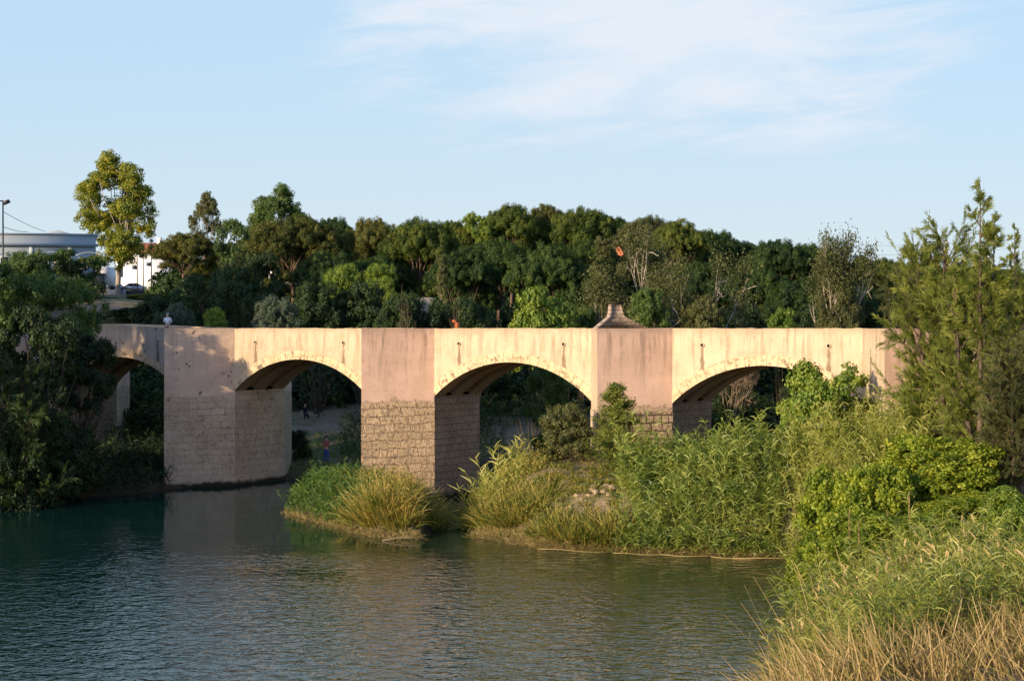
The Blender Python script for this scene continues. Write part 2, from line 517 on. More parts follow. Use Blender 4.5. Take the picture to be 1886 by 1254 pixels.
def mk_ground():
    m, nt, out = new_mat('bank_soil')
    tc = N(nt, 'ShaderNodeTexCoord')
    ob = tc.outputs['Object']
    a = noise(nt, ob, 0.25, 5, 0.6)
    b = noise(nt, ob, 3.0, 6, 0.7)
    c = mixc(nt, smooth(nt, a, 0.4, 0.6), (0.27, 0.20, 0.13), (0.12, 0.12, 0.04))
    c = mixc(nt, smooth(nt, b, 0.45, 0.7), c, (0.32, 0.255, 0.18))
    sp = N(nt, 'ShaderNodeSeparateXYZ')
    nt.links.new(ob, sp.inputs[0])
    c = mixc(nt, smooth(nt, sp.outputs[2], 0.75, 0.05), c, (0.06, 0.05, 0.028))
    pbr(nt, out, c, 0.95, 0.1, bump(nt, b, 0.9, 0.15))
    return m


def mk_water():
    m, nt, out = new_mat('river_water')
    tc = N(nt, 'ShaderNodeTexCoord')
    ob = tc.outputs['Object']
    sp = N(nt, 'ShaderNodeSeparateXYZ')
    nt.links.new(ob, sp.inputs[0])
    w1 = noise(nt, mapping(nt, ob, (0.85, 1.1, 1)), 1.75, 2, 0.5, 0.9)
    w2 = noise(nt, mapping(nt, ob, (0.9, 1.2, 1), (7, 3, 0)), 4.4, 2, 0.5)
    w3 = noise(nt, mapping(nt, ob, (0.12, 0.4, 1)), 1.0, 2, 0.5)
    pat = noise(nt, mapping(nt, ob, (0.05, 0.10, 1), (3, 0, 0)), 1.0, 3, 0.55)
    near = smooth(nt, math_n(nt, 'ADD', sp.outputs[1], math_n(nt, 'MULTIPLY', math_n(nt, 'SUBTRACT', pat, 0.5), 60.0)), 82.0, 60.0)
    amp = math_n(nt, 'ADD', math_n(nt, 'MULTIPLY', near, 0.96), 0.035)
    h = math_n(nt, 'ADD', math_n(nt, 'MULTIPLY', w1, 0.080), math_n(nt, 'MULTIPLY', w2, 0.020))
    h = math_n(nt, 'MULTIPLY', h, amp)
    h = math_n(nt, 'ADD', h, math_n(nt, 'MULTIPLY', w3, 0.02))
    bm = N(nt, 'ShaderNodeBump')
    bm.inputs['Strength'].default_value = 1.0
    bm.inputs['Distance'].default_value = 1.0
    nt.links.new(h, bm.inputs['Height'])
    col = mixc(nt, smooth(nt, sp.outputs[0], -16.0, 2.0), (0.004, 0.024, 0.020), (0.022, 0.038, 0.015))  # left side darker: tree shade and reflection put into the water colour
    p = pbr(nt, out, col, 0.04, 0.5, bm.outputs[0])
    p.inputs['IOR'].default_value = 1.33
    return m


M['ground'] = mk_ground()
M['water'] = mk_water()

# ---------------------------------------------------------------- terrain and water
RIVER = np.array([(-75, -60), (-58, 30), (-50, 60), (-36, 80), (-29.5, 86), (-26, 90), (-22.5, 92.5), (-20.6, 94.5), (-19, 97), (-17, 101),
                  (-11.5, 102.5), (-6, 106), (0, 113), (8, 112), (20, 105), (40, 98), (90, 70), (90, 60), (40, 88), (20, 95), (8, 97), (3, 95), (0, 92),
                  (-1.6, 87), (-2.4, 80), (-1.6, 74), (1.3, 70), (4.7, 68.7), (11.1, 67), (13.2, 65), (12.6, 60), (11, 54), (9.2, 49), (7.6, 43.5), (4.5, 34), (1, 16), (-2, -60)])
ISLE = np.array([(-11.7, 83.2), (-9.0, 78.5), (-6.6, 74.0), (-4.2, 72.7), (-3.5, 76), (-4.2, 82), (-5.6, 87.4), (-8.2, 89.4), (-10.4, 88)])


def sdist(P, poly):
    """signed distance to polygon, negative inside"""
    x, y = P[:, 0], P[:, 1]
    d = np.full(len(P), 1e9)
    ins = np.zeros(len(P), bool)
    n = len(poly)
    for i in range(n):
        a, b = poly[i], poly[(i + 1) % n]
        ab = b - a
        t = np.clip(((x - a[0]) * ab[0] + (y - a[1]) * ab[1]) / (ab @ ab), 0, 1)
        d = np.minimum(d, np.hypot(x - a[0] - t * ab[0], y - a[1] - t * ab[1]))
        c = ((a[1] > y) != (b[1] > y))
        xs = (b[0] - a[0]) * (y - a[1]) / ((b[1] - a[1]) + 1e-12) + a[0]
        ins ^= c & (x < xs)
    return np.where(ins, -d, d)


def sst(v, a, b):
    t = np.clip((v - a) / (b - a), 0, 1)
    return t * t * (3 - 2 * t)


def vnoise(x, y, seed=0):
    r = 0
    rs = np.random.RandomState(seed)
    for k in range(7):
        a = rs.rand() * 6.28
        f = 0.12 * 1.7 ** k
        r = r + np.sin((x * math.cos(a) + y * math.sin(a)) * f + rs.rand() * 6.28) * 0.62 ** k
    return r


def ground(x, y):
    x = np.atleast_1d(np.asarray(x, float))
    y = np.atleast_1d(np.asarray(y, float))
    P = np.stack([x, y], 1)
    d = sdist(P, RIVER)
    di = sdist(P, ISLE)
    near_right = sst(x, -4, 2) * sst(y, 100, 92)
    behind = sst(y, 96, 104)
    # local level of the land away from the water
    back = 0.3 + sst(y, 103, 118) * 1.7 + sst(y, 116, 134) * 1.6 + sst(y, 130, 165) * 5.4 + sst(y, 165, 260) * 5.5
    back = np.where((x < -18) & (y > 98), back + sst(-x, 22, 40) * 3.5 * sst(y, 98, 110) * (1 - sst(y, 150, 230)), back)
    rightl = 2.1 + sst(x, 8, 30) * 3.0 + sst(y, 70, 80) * 0.5
    rightl = rightl - sst(-y, -66, -50) * 1.0 * sst(x, 6, 10)
    leftl = 1.0 + sst(-x, 26, 42) * 3.5 + sst(-x, 50, 75) * 9.5 * sst(y, 52, 72)
    lev = np.where(y > 98, back * behind + (1 - behind) * np.where(x > -10, rightl, leftl), np.where(x > -10, rightl, leftl))
    lev = lev + (sst(-x, 45, 75) * 12 * sst(y, 52, 72)) * (y > 98) * sst(240 - y, 0, 120) * 0.6
    h = lev * sst(d, 0.0, 3.6) + np.clip(d, 0, 0.4) * 0.5 + vnoise(x, y, 3) * 0.10 * sst(d, 0.5, 3)
    h = np.where(d < 0, -np.minimum(-d * 0.8, 1.8), h)
    isl = 0.95 * sst(-di, 0, 1.3) + 0.05
    h = np.where(di < 0, isl, np.where((di < 1.2) & (d < 0), np.maximum(h, -di * 1.5), h))
    return h


def gz(x, y):
    return float(ground(x, y)[0])


def lines(parts):
    r = []
    for a, b, st in parts:
        r += list(np.arange(a, b, st))
    return np.array(r + [parts[-1][1]])


gx = lines([(-3000, -400, 260), (-400, -90, 31), (-90, -40, 2.5), (-40, 32, 0.6), (32, 90, 2.9), (90, 400, 31), (400, 3000, 260)])
gy = lines([(-300, 20, 40), (20, 40, 2), (40, 130, 0.6), (130, 300, 4.2), (300, 600, 30), (600, 4000, 340)])
GX, GY = np.meshgrid(gx, gy)
GZ = ground(GX.ravel(), GY.ravel())
nx, ny = len(gx), len(gy)
ii, jj = np.meshgrid(np.arange(nx - 1), np.arange(ny - 1))
b0 = (jj * nx + ii).ravel()
a = Acc()
a.add(np.stack([GX.ravel(), GY.ravel(), GZ], 1), q=np.stack([b0, b0 + 1, b0 + nx + 1, b0 + nx], 1))
tag(a.build('ground', M['ground'], smooth=True), kind='structure')
a = Acc()
a.quad((-110, -70, 0), (110, -70, 0), (110, 125, 0), (-110, 125, 0))
tag(a.build('river_water', M['water']), kind='structure')

# ---------------------------------------------------------------- the bridge
SP, T, AN, BW, TOP, SPR, MAS = 14.66, 4.7, 3.5, 4.5, 9.45, 5.7, 5.4
CROWN = 7.65
BANG = math.atan2(-7.9, 12.35)
B0 = (-20.5 + AN * 0.539, 96 + AN * 0.8424)
bridge = empty('stone_bridge', (B0[0], B0[1], 0), BANG)
tag(bridge, 'long cream rendered bridge with low segmental arches on pointed stone piers across the river', 'bridge')
NB0, NB1 = -3, 5          # bays run from pier NB0 to pier NB1


def topz(s):
    return TOP + max(0.0, min(0.28, (-1.5 - s) * 0.03)) + 0.012 * math.sin(s * 1.7) + 0.01 * math.sin(s * 4.1 + 1) + 0.008 * math.sin(s * 9.3)


def arc(s0, s1, k, off=0.0):
    """points of the intrados (radius plus off) between two springings"""
    half = (s1 - s0) / 2
    rise = CROWN - SPR
    R = (half * half + rise * rise) / (2 * rise)
    zc = CROWN - R
    cx = (s0 + s1) / 2
    th = math.asin(half / R)
    t = np.linspace(-th, th, k + 1)
    return cx + (R + off) * np.sin(t), zc + (R + off) * np.cos(t)


rings = []
K = 40
for b in range(NB0, NB1):
    s0, s1 = SP * b + T / 2, SP * (b + 1) - T / 2
    AF, AB, soff = Acc(), Acc(), Acc()
    xs, zs = arc(s0, s1, K)
    for i in range(K):
        for (y, fl) in ((0.0, False), (BW, True)):
            p = [(xs[i], y, zs[i]), (xs[i + 1], y, zs[i + 1]), (xs[i + 1], y, topz(xs[i + 1])), (xs[i], y, topz(xs[i]))]
            uv = [(q[0], q[2]) for q in p]
            if fl: p, uv = p[::-1], uv[::-1]
            (AB if fl else AF).quad(*p, uv=uv)
    # four ribs of the vault, every second one set back
    cuts = [(0.0, 0.95, 0.0), (0.95, 1.75, 0.24), (1.75, 2.7, 0.0), (2.7, 3.5, 0.24), (3.5, BW, 0.0)]
    for (y0, y1, off) in cuts:
        xo, zo = arc(s0, s1, K, off)
        for i in range(K):
            soff.quad((xo[i], y0, zo[i]), (xo[i], y1, zo[i]), (xo[i + 1], y1, zo[i + 1]), (xo[i + 1], y0, zo[i + 1]),
                      uv=[(y0, zo[i]), (y1, zo[i]), (y1, zo[i + 1]), (y0, zo[i + 1])])
        if off > 0:
            for yy, sgn in ((y0, 1), (y1, -1)):
                for i in range(K):
                    p = [(xs[i], yy, zs[i]), (xo[i], yy, zo[i]), (xo[i + 1], yy, zo[i + 1]), (xs[i + 1], yy, zs[i + 1])]
                    soff.quad(*(p if sgn > 0 else p[::-1]), uv=[(q[0], q[2]) for q in p])
    # ring of voussoirs on the face
    ra, rb_ = Acc(), Acc()
    xo, zo = arc(s0, s1, K, 0.5)
    for i in range(K):
        pr = 0.02
        u0, u1 = i * 0.29, (i + 1) * 0.29
        for (y, fl) in ((-pr, False), (BW + pr, True)):
            p = [(xs[i], y, zs[i] - 0.01), (xs[i + 1], y, zs[i + 1] - 0.01), (xo[i + 1], y, zo[i + 1]), (xo[i], y, zo[i])]
            uv = [(u0, 7.2), (u1, 7.2), (u1, 7.7), (u0, 7.7)]
            if fl: p, uv = p[::-1], uv[::-1]
            (rb_ if fl else ra).quad(*p, uv=uv)
        ra.quad((xo[i], -pr, zo[i]), (xo[i + 1], -pr, zo[i + 1]), (xo[i + 1], 0.01, zo[i + 1]), (xo[i], 0.01, zo[i]))
        ra.quad((xs[i + 1], -pr, zs[i + 1] - 0.01), (xs[i], -pr, zs[i] - 0.01), (xs[i], 0.05, zs[i] - 0.01), (xs[i + 1], 0.05, zs[i + 1] - 0.01))
    rings.append((b, ra))
    rings.append((b, rb_))
    for q_ in (AF, AB):
        o = q_.build('spandrel_wall', M['plaster_old' if b < 0 else 'plaster'], bridge)
        if b < 0: o['label'] = 'grey pocked wall over a shaded left arch'
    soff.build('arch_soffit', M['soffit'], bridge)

# parapet tops and deck
M['plaster_cap'] = plaster_mat('pale_render_cap', (0.60, 0.46, 0.31), (0.5, 0.38, 0.25), (0.4, 0.3, 0.2), 0.3)
pars = [Acc(), Acc()]
for b in range(NB0 * 4, NB1 * 4):
    s0, s1 = SP * b / 4, SP * (b + 1) / 4
    for y0, y1 in ((0.0, 0.42), (BW - 0.42, BW)):
        z0, z1 = topz(s0), topz(s1)
        par = pars[0 if y0 == 0.0 else 1]
        par.quad((s0, y0, z0), (s1, y0, z1), (s1, y1, z1), (s0, y1, z0), uv=[(s0, 9.0), (s1, 9.0), (s1, 9.4), (s0, 9.4)])
        yi = y1 if y0 == 0.0 else y0
        p = [(s1, yi, 8.4), (s0, yi, 8.4), (s0, yi, z0), (s1, yi, z1)]
        par.quad(*(p if y0 == 0.0 else p[::-1]), uv=[(q[0], q[2]) for q in p])
for par in pars: par.build('parapet', M['plaster_cap'], bridge)
dk = Acc()
dk.quad((SP * NB0, 0.42, 8.45), (SP * NB1, 0.42, 8.45), (SP * NB1, BW - 0.42, 8.45), (SP * NB0, BW - 0.42, 8.45))
dk.build('roadway', M['asphalt'], bridge)
M['ring'] = stone_mat('rendered_voussoirs', (0.62, 0.475, 0.31), (0.60, 0.455, 0.29), (0.46, 0.335, 0.20), 0.58, 0.9, 0.010, 0.12, grain=3)
for b, ra in rings:
    ra.build('arch_ring', M['ring'], bridge)


def wall(A_, p0, p1, z0, z1, u0=0.0):
    d = math.hypot(p1[0] - p0[0], p1[1] - p0[1])
    z1a, z1b = (z1 if not callable(z1) else z1(p0[0])), (z1 if not callable(z1) else z1(p1[0]))
    A_.quad((p0[0], p0[1], z0), (p1[0], p1[1], z0), (p1[0], p1[1], z1b), (p0[0], p0[1], z1a), uv=[(u0, z0), (u0 + d, z0), (u0 + d, z1b), (u0, z1a)])


LOWER = {0: 'ashlar', 1: 'rubble', 2: 'cobble', 3: 'cobble'}
for k in range(NB0, NB1 + 1):
    c = SP * k
    up, lo, ba = Acc(), Acc(), Acc()
    upb, lob, ba2 = Acc(), Acc(), Acc()
    mas = MAS + (0.0, -0.03, -0.12, -0.1)[k % 4]
    L_, R_ = (c - T / 2, 0), (c + T / 2, 0)
    ap = (c, -AN)
    # the stone course stands 25 mm proud of the render above it
    g = 0.025
    Lg, Rg, ag = (L_[0] - g, 0), (R_[0] + g, 0), (c, -AN - g)
    lf_ = Acc()
    wall(lf_, L_, ap, mas, TOP, 3 * k)
    wall(up, ap, R_, mas, TOP, 3 * k + 5)
    wall(lo, (L_[0] - g, 0.0), ag, -2.2, mas, 2 * k)
    wall(lo, ag, (R_[0] + g, 0.0), -2.2, mas, 2 * k + 4.2)
    for (p0, p1, q0, q1) in ((L_, ap, Lg, ag), (ap, R_, ag, Rg)):
        lo.quad((q0[0], q0[1], mas), (q1[0], q1[1], mas), (p1[0], p1[1], mas), (p0[0], p0[1], mas))
    up.add([(L_[0], 0.0, TOP), (ap[0], ap[1], TOP), (R_[0], 0, TOP)], t=[[0, 1, 2]])
    bl, br, bp = (c - T / 2, BW), (c + T / 2, BW), (c, BW + AN)
    wall(upb, br, bp, mas, TOP, 3 * k + 1)
    wall(upb, bp, bl, mas, TOP, 3 * k + 2)
    wall(lob, br, bp, -2.2, mas, 2 * k + 9)
    wall(lob, bp, bl, -2.2, mas, 2 * k + 13)
    upb.add([(bl[0], BW, TOP), (br[0], BW, TOP), (bp[0], bp[1], TOP)], t=[[0, 1, 2]])
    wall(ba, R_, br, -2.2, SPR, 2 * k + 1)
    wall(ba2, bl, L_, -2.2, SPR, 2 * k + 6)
    up.build('cutwater', M['plaster_pink_old' if k <= 0 else 'plaster_pink'], bridge)
    if k > 0: wall(lf_, (L_[0] - g - 0.02, 0.0), (ap[0] - 0.02, ap[1] - g), -2.2, mas, 3 * k)
    lf_.build('cutwater', M['plaster_pink_old' if k <= 0 else 'plaster'], bridge)
    lo.build('stone_base', M[LOWER.get(k, 'ashlar' if k < 0 else 'cobble')], bridge)
    upb.build('cutwater', M['plaster_pink'], bridge)
    lob.build('stone_base', M['ashlar'], bridge)
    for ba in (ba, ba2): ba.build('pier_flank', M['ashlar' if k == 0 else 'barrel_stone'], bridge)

# drain spouts, a little ring of stone round a flat, shade-painted bore
dr_r, dr_h = Acc(), Acc()
for b in range(NB0, NB1):
    for q in (-3.32, 3.32):
        a = Acc()
        s = SP * b + 7.33 + q
        th = np.linspace(0, 2 * math.pi, 13)[:-1]
        v, qd = [], []
        for (r, y) in ((0.12, 0.01), (0.12, -0.07), (0.085, -0.07), (0.085, 0.0)):
            v += [(s + r * math.cos(t), y, 8.62 + r * math.sin(t)) for t in th]
        for r_ in range(3):
            for j in range(12):
                k = (j + 1) % 12
                qd.append([r_ * 12 + j, r_ * 12 + k, (r_ + 1) * 12 + k, (r_ + 1) * 12 + j])
        a.add(v, q=qd)
        dsp = a.build('drain_spout', M['plaster'], bridge)
        a = Acc()
        v = [(s, -0.004, 8.62)] + [(s + 0.086 * math.cos(t), -0.004, 8.62 + 0.086 * math.sin(t)) for t in th]
        a.add(v, t=[[0, 1 + (j + 1) % 12, 1 + j] for j in range(12)])
        a.build('bore_disc', M['bore_shade'], dsp)

# pinnacle on the third cutwater: flared foot, short neck and cap, lying along the right-hand face
c = SP * 2
ap = np.array([c, -AN])
rt = np.array([c + T / 2, 0.0])
fd = (rt - ap) / np.linalg.norm(rt - ap)
nn = np.array([-fd[1], fd[0]])           # towards the roadway
prof = [(0.0, 0.0), (0.27, 0.19), (0.55, 0.39), (0.79, 0.57), (0.86, 0.80), (0.885, 1.2), (1.46, 1.2), (1.50, 0.85), (1.60, 0.60), (2.1, 0.385), (3.0, 0.0)]
prof = [(x * 0.96 + 0.02, z) for x, z in prof]
fa = Acc()
th0, th1 = 0.02, 1.15
nP = len(prof)
cz = [th0 + (th1 - th0) * 0.0 for _ in prof]


def pp(x, z, y):
    q = ap + fd * x + nn * y
    return (q[0], q[1], TOP + z)


v = []
for (x, z) in prof: v.append(pp(x, z, 0.03 + z * 0.12))
for (x, z) in prof: v.append(pp(x, z, 0.50 + (1.2 - z) * 0.10))
q = []
for i in range(nP - 1):
    q.append([i, i + nP, i + 1 + nP, i + 1])
fr = [[i, i + 1, nP - 2 - i, nP - 1 - i] for i in range(nP // 2)]
fr = [f if len(set(f)) == 4 else f for f in fr]
fr = [[0, 10, 9, 1], [1, 9, 8, 2], [2, 8, 8, 3], [3, 8, 7, 4], [4, 7, 6, 5]]
qq, tt = [], []
for f in fr:
    if len(set(f)) == 3:
        g_ = []
        for i_ in f:
            if i_ not in g_: g_.append(i_)
        tt.append(g_)
        tt.append([i_ + nP for i_ in g_[::-1]])
    else:
        qq.append(f)
        qq.append([i_ + nP for i_ in f[::-1]])
uvs = [(p_[0], p_[1] + 2) for p_ in prof] * 2
fa.add(v, q=qq + q, t=tt, uv=uvs)
fin = fa.build('pinnacle', M['monument'], bridge)
fa = Acc()
x0, x1 = prof[5][0] - 0.09, prof[6][0] + 0.09
vv = [pp(x0, 1.2, 0.10), pp(x1, 1.2, 0.10), pp(x1, 1.2, 0.60), pp(x0, 1.2, 0.60), pp(x0, 1.34, 0.10), pp(x1, 1.34, 0.10), pp(x1, 1.34, 0.60), pp(x0, 1.34, 0.60)]
fa.add(vv, q=[[0, 3, 2, 1], [4, 5, 6, 7], [0, 1, 5, 4], [1, 2, 6, 5], [2, 3, 7, 6], [3, 0, 4, 7]])
fa.build('cap_stone', M['monument'], fin)

# ---------------------------------------------------------------- plant generators (arrays, one mesh per part)
def unit(v):
    return v / (np.linalg.norm(v, axis=-1, keepdims=True) + 1e-9)


def rdir(rs, n):
    return unit(rs.normal(size=(n, 3)))


def add_leaves(A_, rs, p, nrm, size, asp, tone, axis=None):
    n = len(p)
    r = rdir(rs, n) if axis is None else unit(axis)
    a = unit(r - nrm * (r * nrm).sum(1, keepdims=True))
    b = np.cross(nrm, a)
    s = (size * rs.uniform(0.65, 1.35, n))[:, None] * 0.5
    v = np.stack([p - a * s, p + b * s * asp - a * s * 0.15, p + a * s, p - b * s * asp - a * s * 0.15], 1)
    q = np.arange(n * 4).reshape(-1, 4)
    A_.add(v.reshape(-1, 3), q=q, tone=np.repeat(tone, 4))


def puffs(A_, rs, cl, sub_r=0.42, per=34, size=0.26, asp=0.55, outw=0.6, density=1.0, under=0.35, spread=0.5):
    """leaf puffs on the surface and inside of every clump; cl rows are x y z rx ry rz"""
    for c in cl:
        R = (c[3] * c[4] * c[5]) ** (1 / 3)
        ns = max(3, int(density * 5.0 * (R / sub_r) ** 2))
        d = rdir(rs, ns)
        keep = (d[:, 2] > -0.35) | (rs.rand(ns) < under)
        d = d[keep]
        rr = 1 - 0.55 * rs.rand(len(d)) ** 2.2
        sc = c[:3] + d * rr[:, None] * c[3:6]
        m = len(sc)
        base = rs.uniform(0.15, 0.85, m)
        cnt = per
        pd = rdir(rs, m * cnt)
        pr = sub_r * rs.uniform(0.25, 1.0, m * cnt) ** spread * np.repeat(rs.uniform(0.55, 1.15, m), cnt)
        p = np.repeat(sc, cnt, 0) + pd * pr[:, None]
        od = np.repeat(d, cnt, 0)
        nrm = unit(pd * outw + od * outw * 0.5 + rdir(rs, m * cnt) * (1.15 - outw) + np.array([0, 0, 0.1]))
        tone = np.clip(np.repeat(base, cnt) + rs.normal(0, 0.14, m * cnt), 0, 1)
        add_leaves(A_, rs, p, nrm, size, asp, tone)


def add_blades(A_, rs, root, d, Ln, w, droop, segs=4, tone=0.5, prof='blade'):
    n = len(root)
    t = np.linspace(0, 1, segs + 1)
    Ln = np.broadcast_to(Ln, (n,))
    droop = np.broadcast_to(droop, (n,))
    w = np.broadcast_to(w, (n,))
    d = unit(d)
    cen = root[:, None] + Ln[:, None, None] * (d[:, None] * t[None, :, None] + np.array([0, 0, -1.0]) * (droop[:, None] * t[None] ** 2)[..., None])
    sd = unit(np.cross(d, rdir(rs, n)))
    wp = {'blade': np.array([0.5, 1.0, 0.85, 0.55, 0.05, 0.03, 0.02])[:segs + 1] if segs == 4 else np.interp(t, [0, 0.25, 0.6, 1], [0.55, 1, 0.8, 0.06]),
          'stem': np.interp(t, [0, 1], [1, 0.45]),
          'plume': np.interp(t, [0, 0.3, 0.6, 1], [0.3, 1, 0.9, 0.1])}[prof]
    off = sd[:, None] * (w[:, None] * wp[None] * 0.5)[..., None]
    v = np.stack([cen - off, cen + off], 2).reshape(-1, 3)
    k = (segs + 1) * 2
    base = (np.arange(n) * k)[:, None] + (np.arange(segs) * 2)[None]
    q = np.stack([base, base + 1, base + 3, base + 2], -1).reshape(-1, 4)
    A_.add(v, q=q, tone=np.repeat(np.broadcast_to(tone, (n,)), k))
    return cen


def limb(A_, rs, a, b, r0, r1, sag=0.12, sides=6, k=5):
    a, b = np.array(a, float), np.array(b, float)
    t = np.linspace(0, 1, k)[:, None]
    ln = np.linalg.norm(b - a)
    w = rs.normal(0, sag * ln * 0.35, (k, 3)) * (np.sin(t * math.pi))
    p = a + (b - a) * t + w + np.array([0, 0, -1.0]) * sag * ln * np.sin(t * math.pi)
    A_.tube(p, np.linspace(r0, r1, k), sides, tone=rs.rand())
    return p


def crown_clumps(kind, rs, H, R):
    cl = []
    if kind == 'pine':            # wide dome of rounded cushions on a bare stem
        n = 26
        for i in range(n):
            a = i * 2.4 + rs.uniform(-0.3, 0.3)
            r = R * 0.86 * math.sqrt((i + 0.5) / n)
            z = H - 0.9 - (r / R) ** 2 * H * 0.27 + rs.uniform(-0.4, 0.35)
            q = rs.uniform(0.24, 0.36) * R
            cl.append([r * math.cos(a), r * math.sin(a), z - q * 0.5, q, q, q * 0.78])
        for i in range(15):
            a = rs.uniform(0, 6.28)
            r = R * rs.uniform(0.35, 0.92)
            q = rs.uniform(0.2, 0.3) * R
            cl.append([r * math.cos(a), r * math.sin(a), H * rs.uniform(0.36, 0.66), q, q, q * 0.55])
    elif kind == 'broad':
        n = 34
        for i in range(n):
            d = rdir(rs, 1)[0]
            k = rs.uniform(0.45, 0.86)
            q = rs.uniform(0.16, 0.28) * R
            cl.append([d[0] * R * k, d[1] * R * k, H * 0.58 + d[2] * H * 0.40 * k, q, q, q * 0.85])
    elif kind == 'euc':           # billowing clumps with gaps between, drooping skirts
        n = 60
        for i in range(n):
            z = rs.uniform(0.24, 0.97)
            w = math.sin(min(1, (1.04 - z) * 1.75) * math.pi / 2) * (0.55 + 0.45 * min(1, (z - 0.2) * 2.2))
            a = rs.uniform(0, 6.28)
            r = R * w * math.sqrt(rs.uniform(0.1, 1)) * 0.86
            q = rs.uniform(0.13, 0.24) * R
            cl.append([r * math.cos(a), r * math.sin(a), H * z - q * 0.6, q, q, q * rs.uniform(0.85, 1.35)])
    elif kind == 'shrub':
        n = 44
        for i in range(n):
            a = rs.uniform(0, 6.28)
            z = rs.uniform(0.08, 0.88)
            w = math.sqrt(max(0.05, 1 - (z - 0.15) ** 2 / 0.78))
            r = R * w * math.sqrt(rs.uniform(0.15, 1)) * 0.82
            q = rs.uniform(0.2, 0.31) * R
            cl.append([r * math.cos(a), r * math.sin(a), H * z, q, q, q * 0.9])
    elif kind == 'column':
        n = 30
        for i in range(n):
            z = rs.uniform(0.10, 0.93)
            w = min(1, (1.02 - z) * 2.4) * (0.7 + 0.3 * min(1, z * 3))
            a = rs.uniform(0, 6.28)
            r = R * w * 0.6 * math.sqrt(rs.rand())
            q = rs.uniform(0.35, 0.55) * R * (0.6 + 0.4 * w)
            cl.append([r * math.cos(a), r * math.sin(a), H * z, q, q, q * 1.5])
    return np.array(cl)


def make_tree(kind, seed, H, R, leaf, bark, size=0.26, sub_r=0.42, per=34, asp=0.55, trunk=0.18, density=1.0, outw=0.6, name='tree', drop=0.0, wood=True, under=0.35):
    """returns (trunk mesh object, crown mesh object) unplaced, in a unit that stands on z = 0"""
    rs = np.random.RandomState(seed)
    cl = crown_clumps(kind, rs, H, R)
    if drop > 0: cl = cl[rs.rand(len(cl)) > drop]
    A_ = Acc()
    puffs(A_, rs, cl, sub_r, per, size, asp, outw, density, under)
    Tt = Acc()
    th = {'pine': 0.5, 'broad': 0.32, 'euc': 0.42, 'shrub': 0.06, 'column': 0.9}[kind] * H
    tx, ty = rs.uniform(-0.05, 0.05, 2) * H
    pts = np.array([[0, 0, -0.6], [0, 0, 0.0], [tx * 0.3, ty * 0.3, th * 0.4], [tx * 0.7, ty * 0.8, th * 0.75], [tx, ty, th]])
    Tt.tube(pts, [trunk * 1.35, trunk * 1.15, trunk, trunk * 0.85, trunk * 0.7], 9)
    for c in cl[:26]:
        k = rs.uniform(0.55, 1.0)
        s0 = pts[2] * (1 - k) + pts[4] * k
        limb(Tt, rs, s0, (c[0], c[1], c[2]), trunk * 0.42, trunk * 0.10, 0.10, 5)
    return Tt, A_


def branching(rs, p, d, Ln, r, depth, out, tips, bend=0.25, up=0.1, split=3, ratio=0.68, ang=0.6):
    k = 4
    pts = [np.array(p, float)]
    dd = np.array(d, float)
    for i in range(k):
        dd = unit(dd + rs.normal(0, bend, 3) * 0.45 + np.array([0, 0, up * 0.3]))
        pts.append(pts[-1] + dd * Ln / k)
    out.append((pts, r, r * 0.62))
    for q in (2, 3, 4):
        tips.append((pts[q], dd.copy(), depth))
    if depth <= 0: return
    for i in range(split):
        j = rs.randint(2, k + 1) if i else k
        nd = unit(dd + rs.normal(0, ang, 3) + np.array([0, 0, up]))
        branching(rs, pts[j], nd, Ln * ratio * rs.uniform(0.75, 1.15), r * 0.6, depth - 1, out, tips, bend, up, split, ratio, ang)


def sparse_tree(seed, H, spread, depth=4, split=3, stems=3, ang=0.6, up=0.15, leafn=26, lsize=0.2, r=0.16, lr=0.35, lean=0.45, maxd=1):
    rs = np.random.RandomState(seed)
    Tt, A_ = Acc(), Acc()
    out, tips = [], []
    for i in range(stems):
        a = i * 6.28 / stems + rs.uniform(-0.4, 0.4)
        d = unit(np.array([math.cos(a) * lean * spread, math.sin(a) * lean * spread, 1.0]))
        branching(rs, (0.1 * math.cos(a), 0.1 * math.sin(a), -0.3), d, H * 0.38, r, depth, out, tips, 0.3, up, split, 0.7, ang)
    zmax = max(p[-1][2] for p, _, _ in out)
    f = H / zmax
    for pts, r0, r1 in out:
        Tt.tube(np.array(pts) * f, np.linspace(r0, r1, len(pts)), 5 if r0 < 0.06 else 7, tone=rs.rand(), cap=False)
    tp = np.array([t[0] for t in tips if t[2] <= maxd]) * f
    if leafn:
        m = len(tp)
        base = rs.uniform(0.15, 0.9, m)
        p = np.repeat(tp, leafn, 0) + rs.normal(0, lr, (m * leafn, 3))
        add_leaves(A_, rs, p, unit(rdir(rs, m * leafn) + np.array([0, 0, 0.4])), lsize, 0.5, np.clip(np.repeat(base, leafn) + rs.normal(0, 0.15, m * leafn), 0, 1))
    return Tt, A_


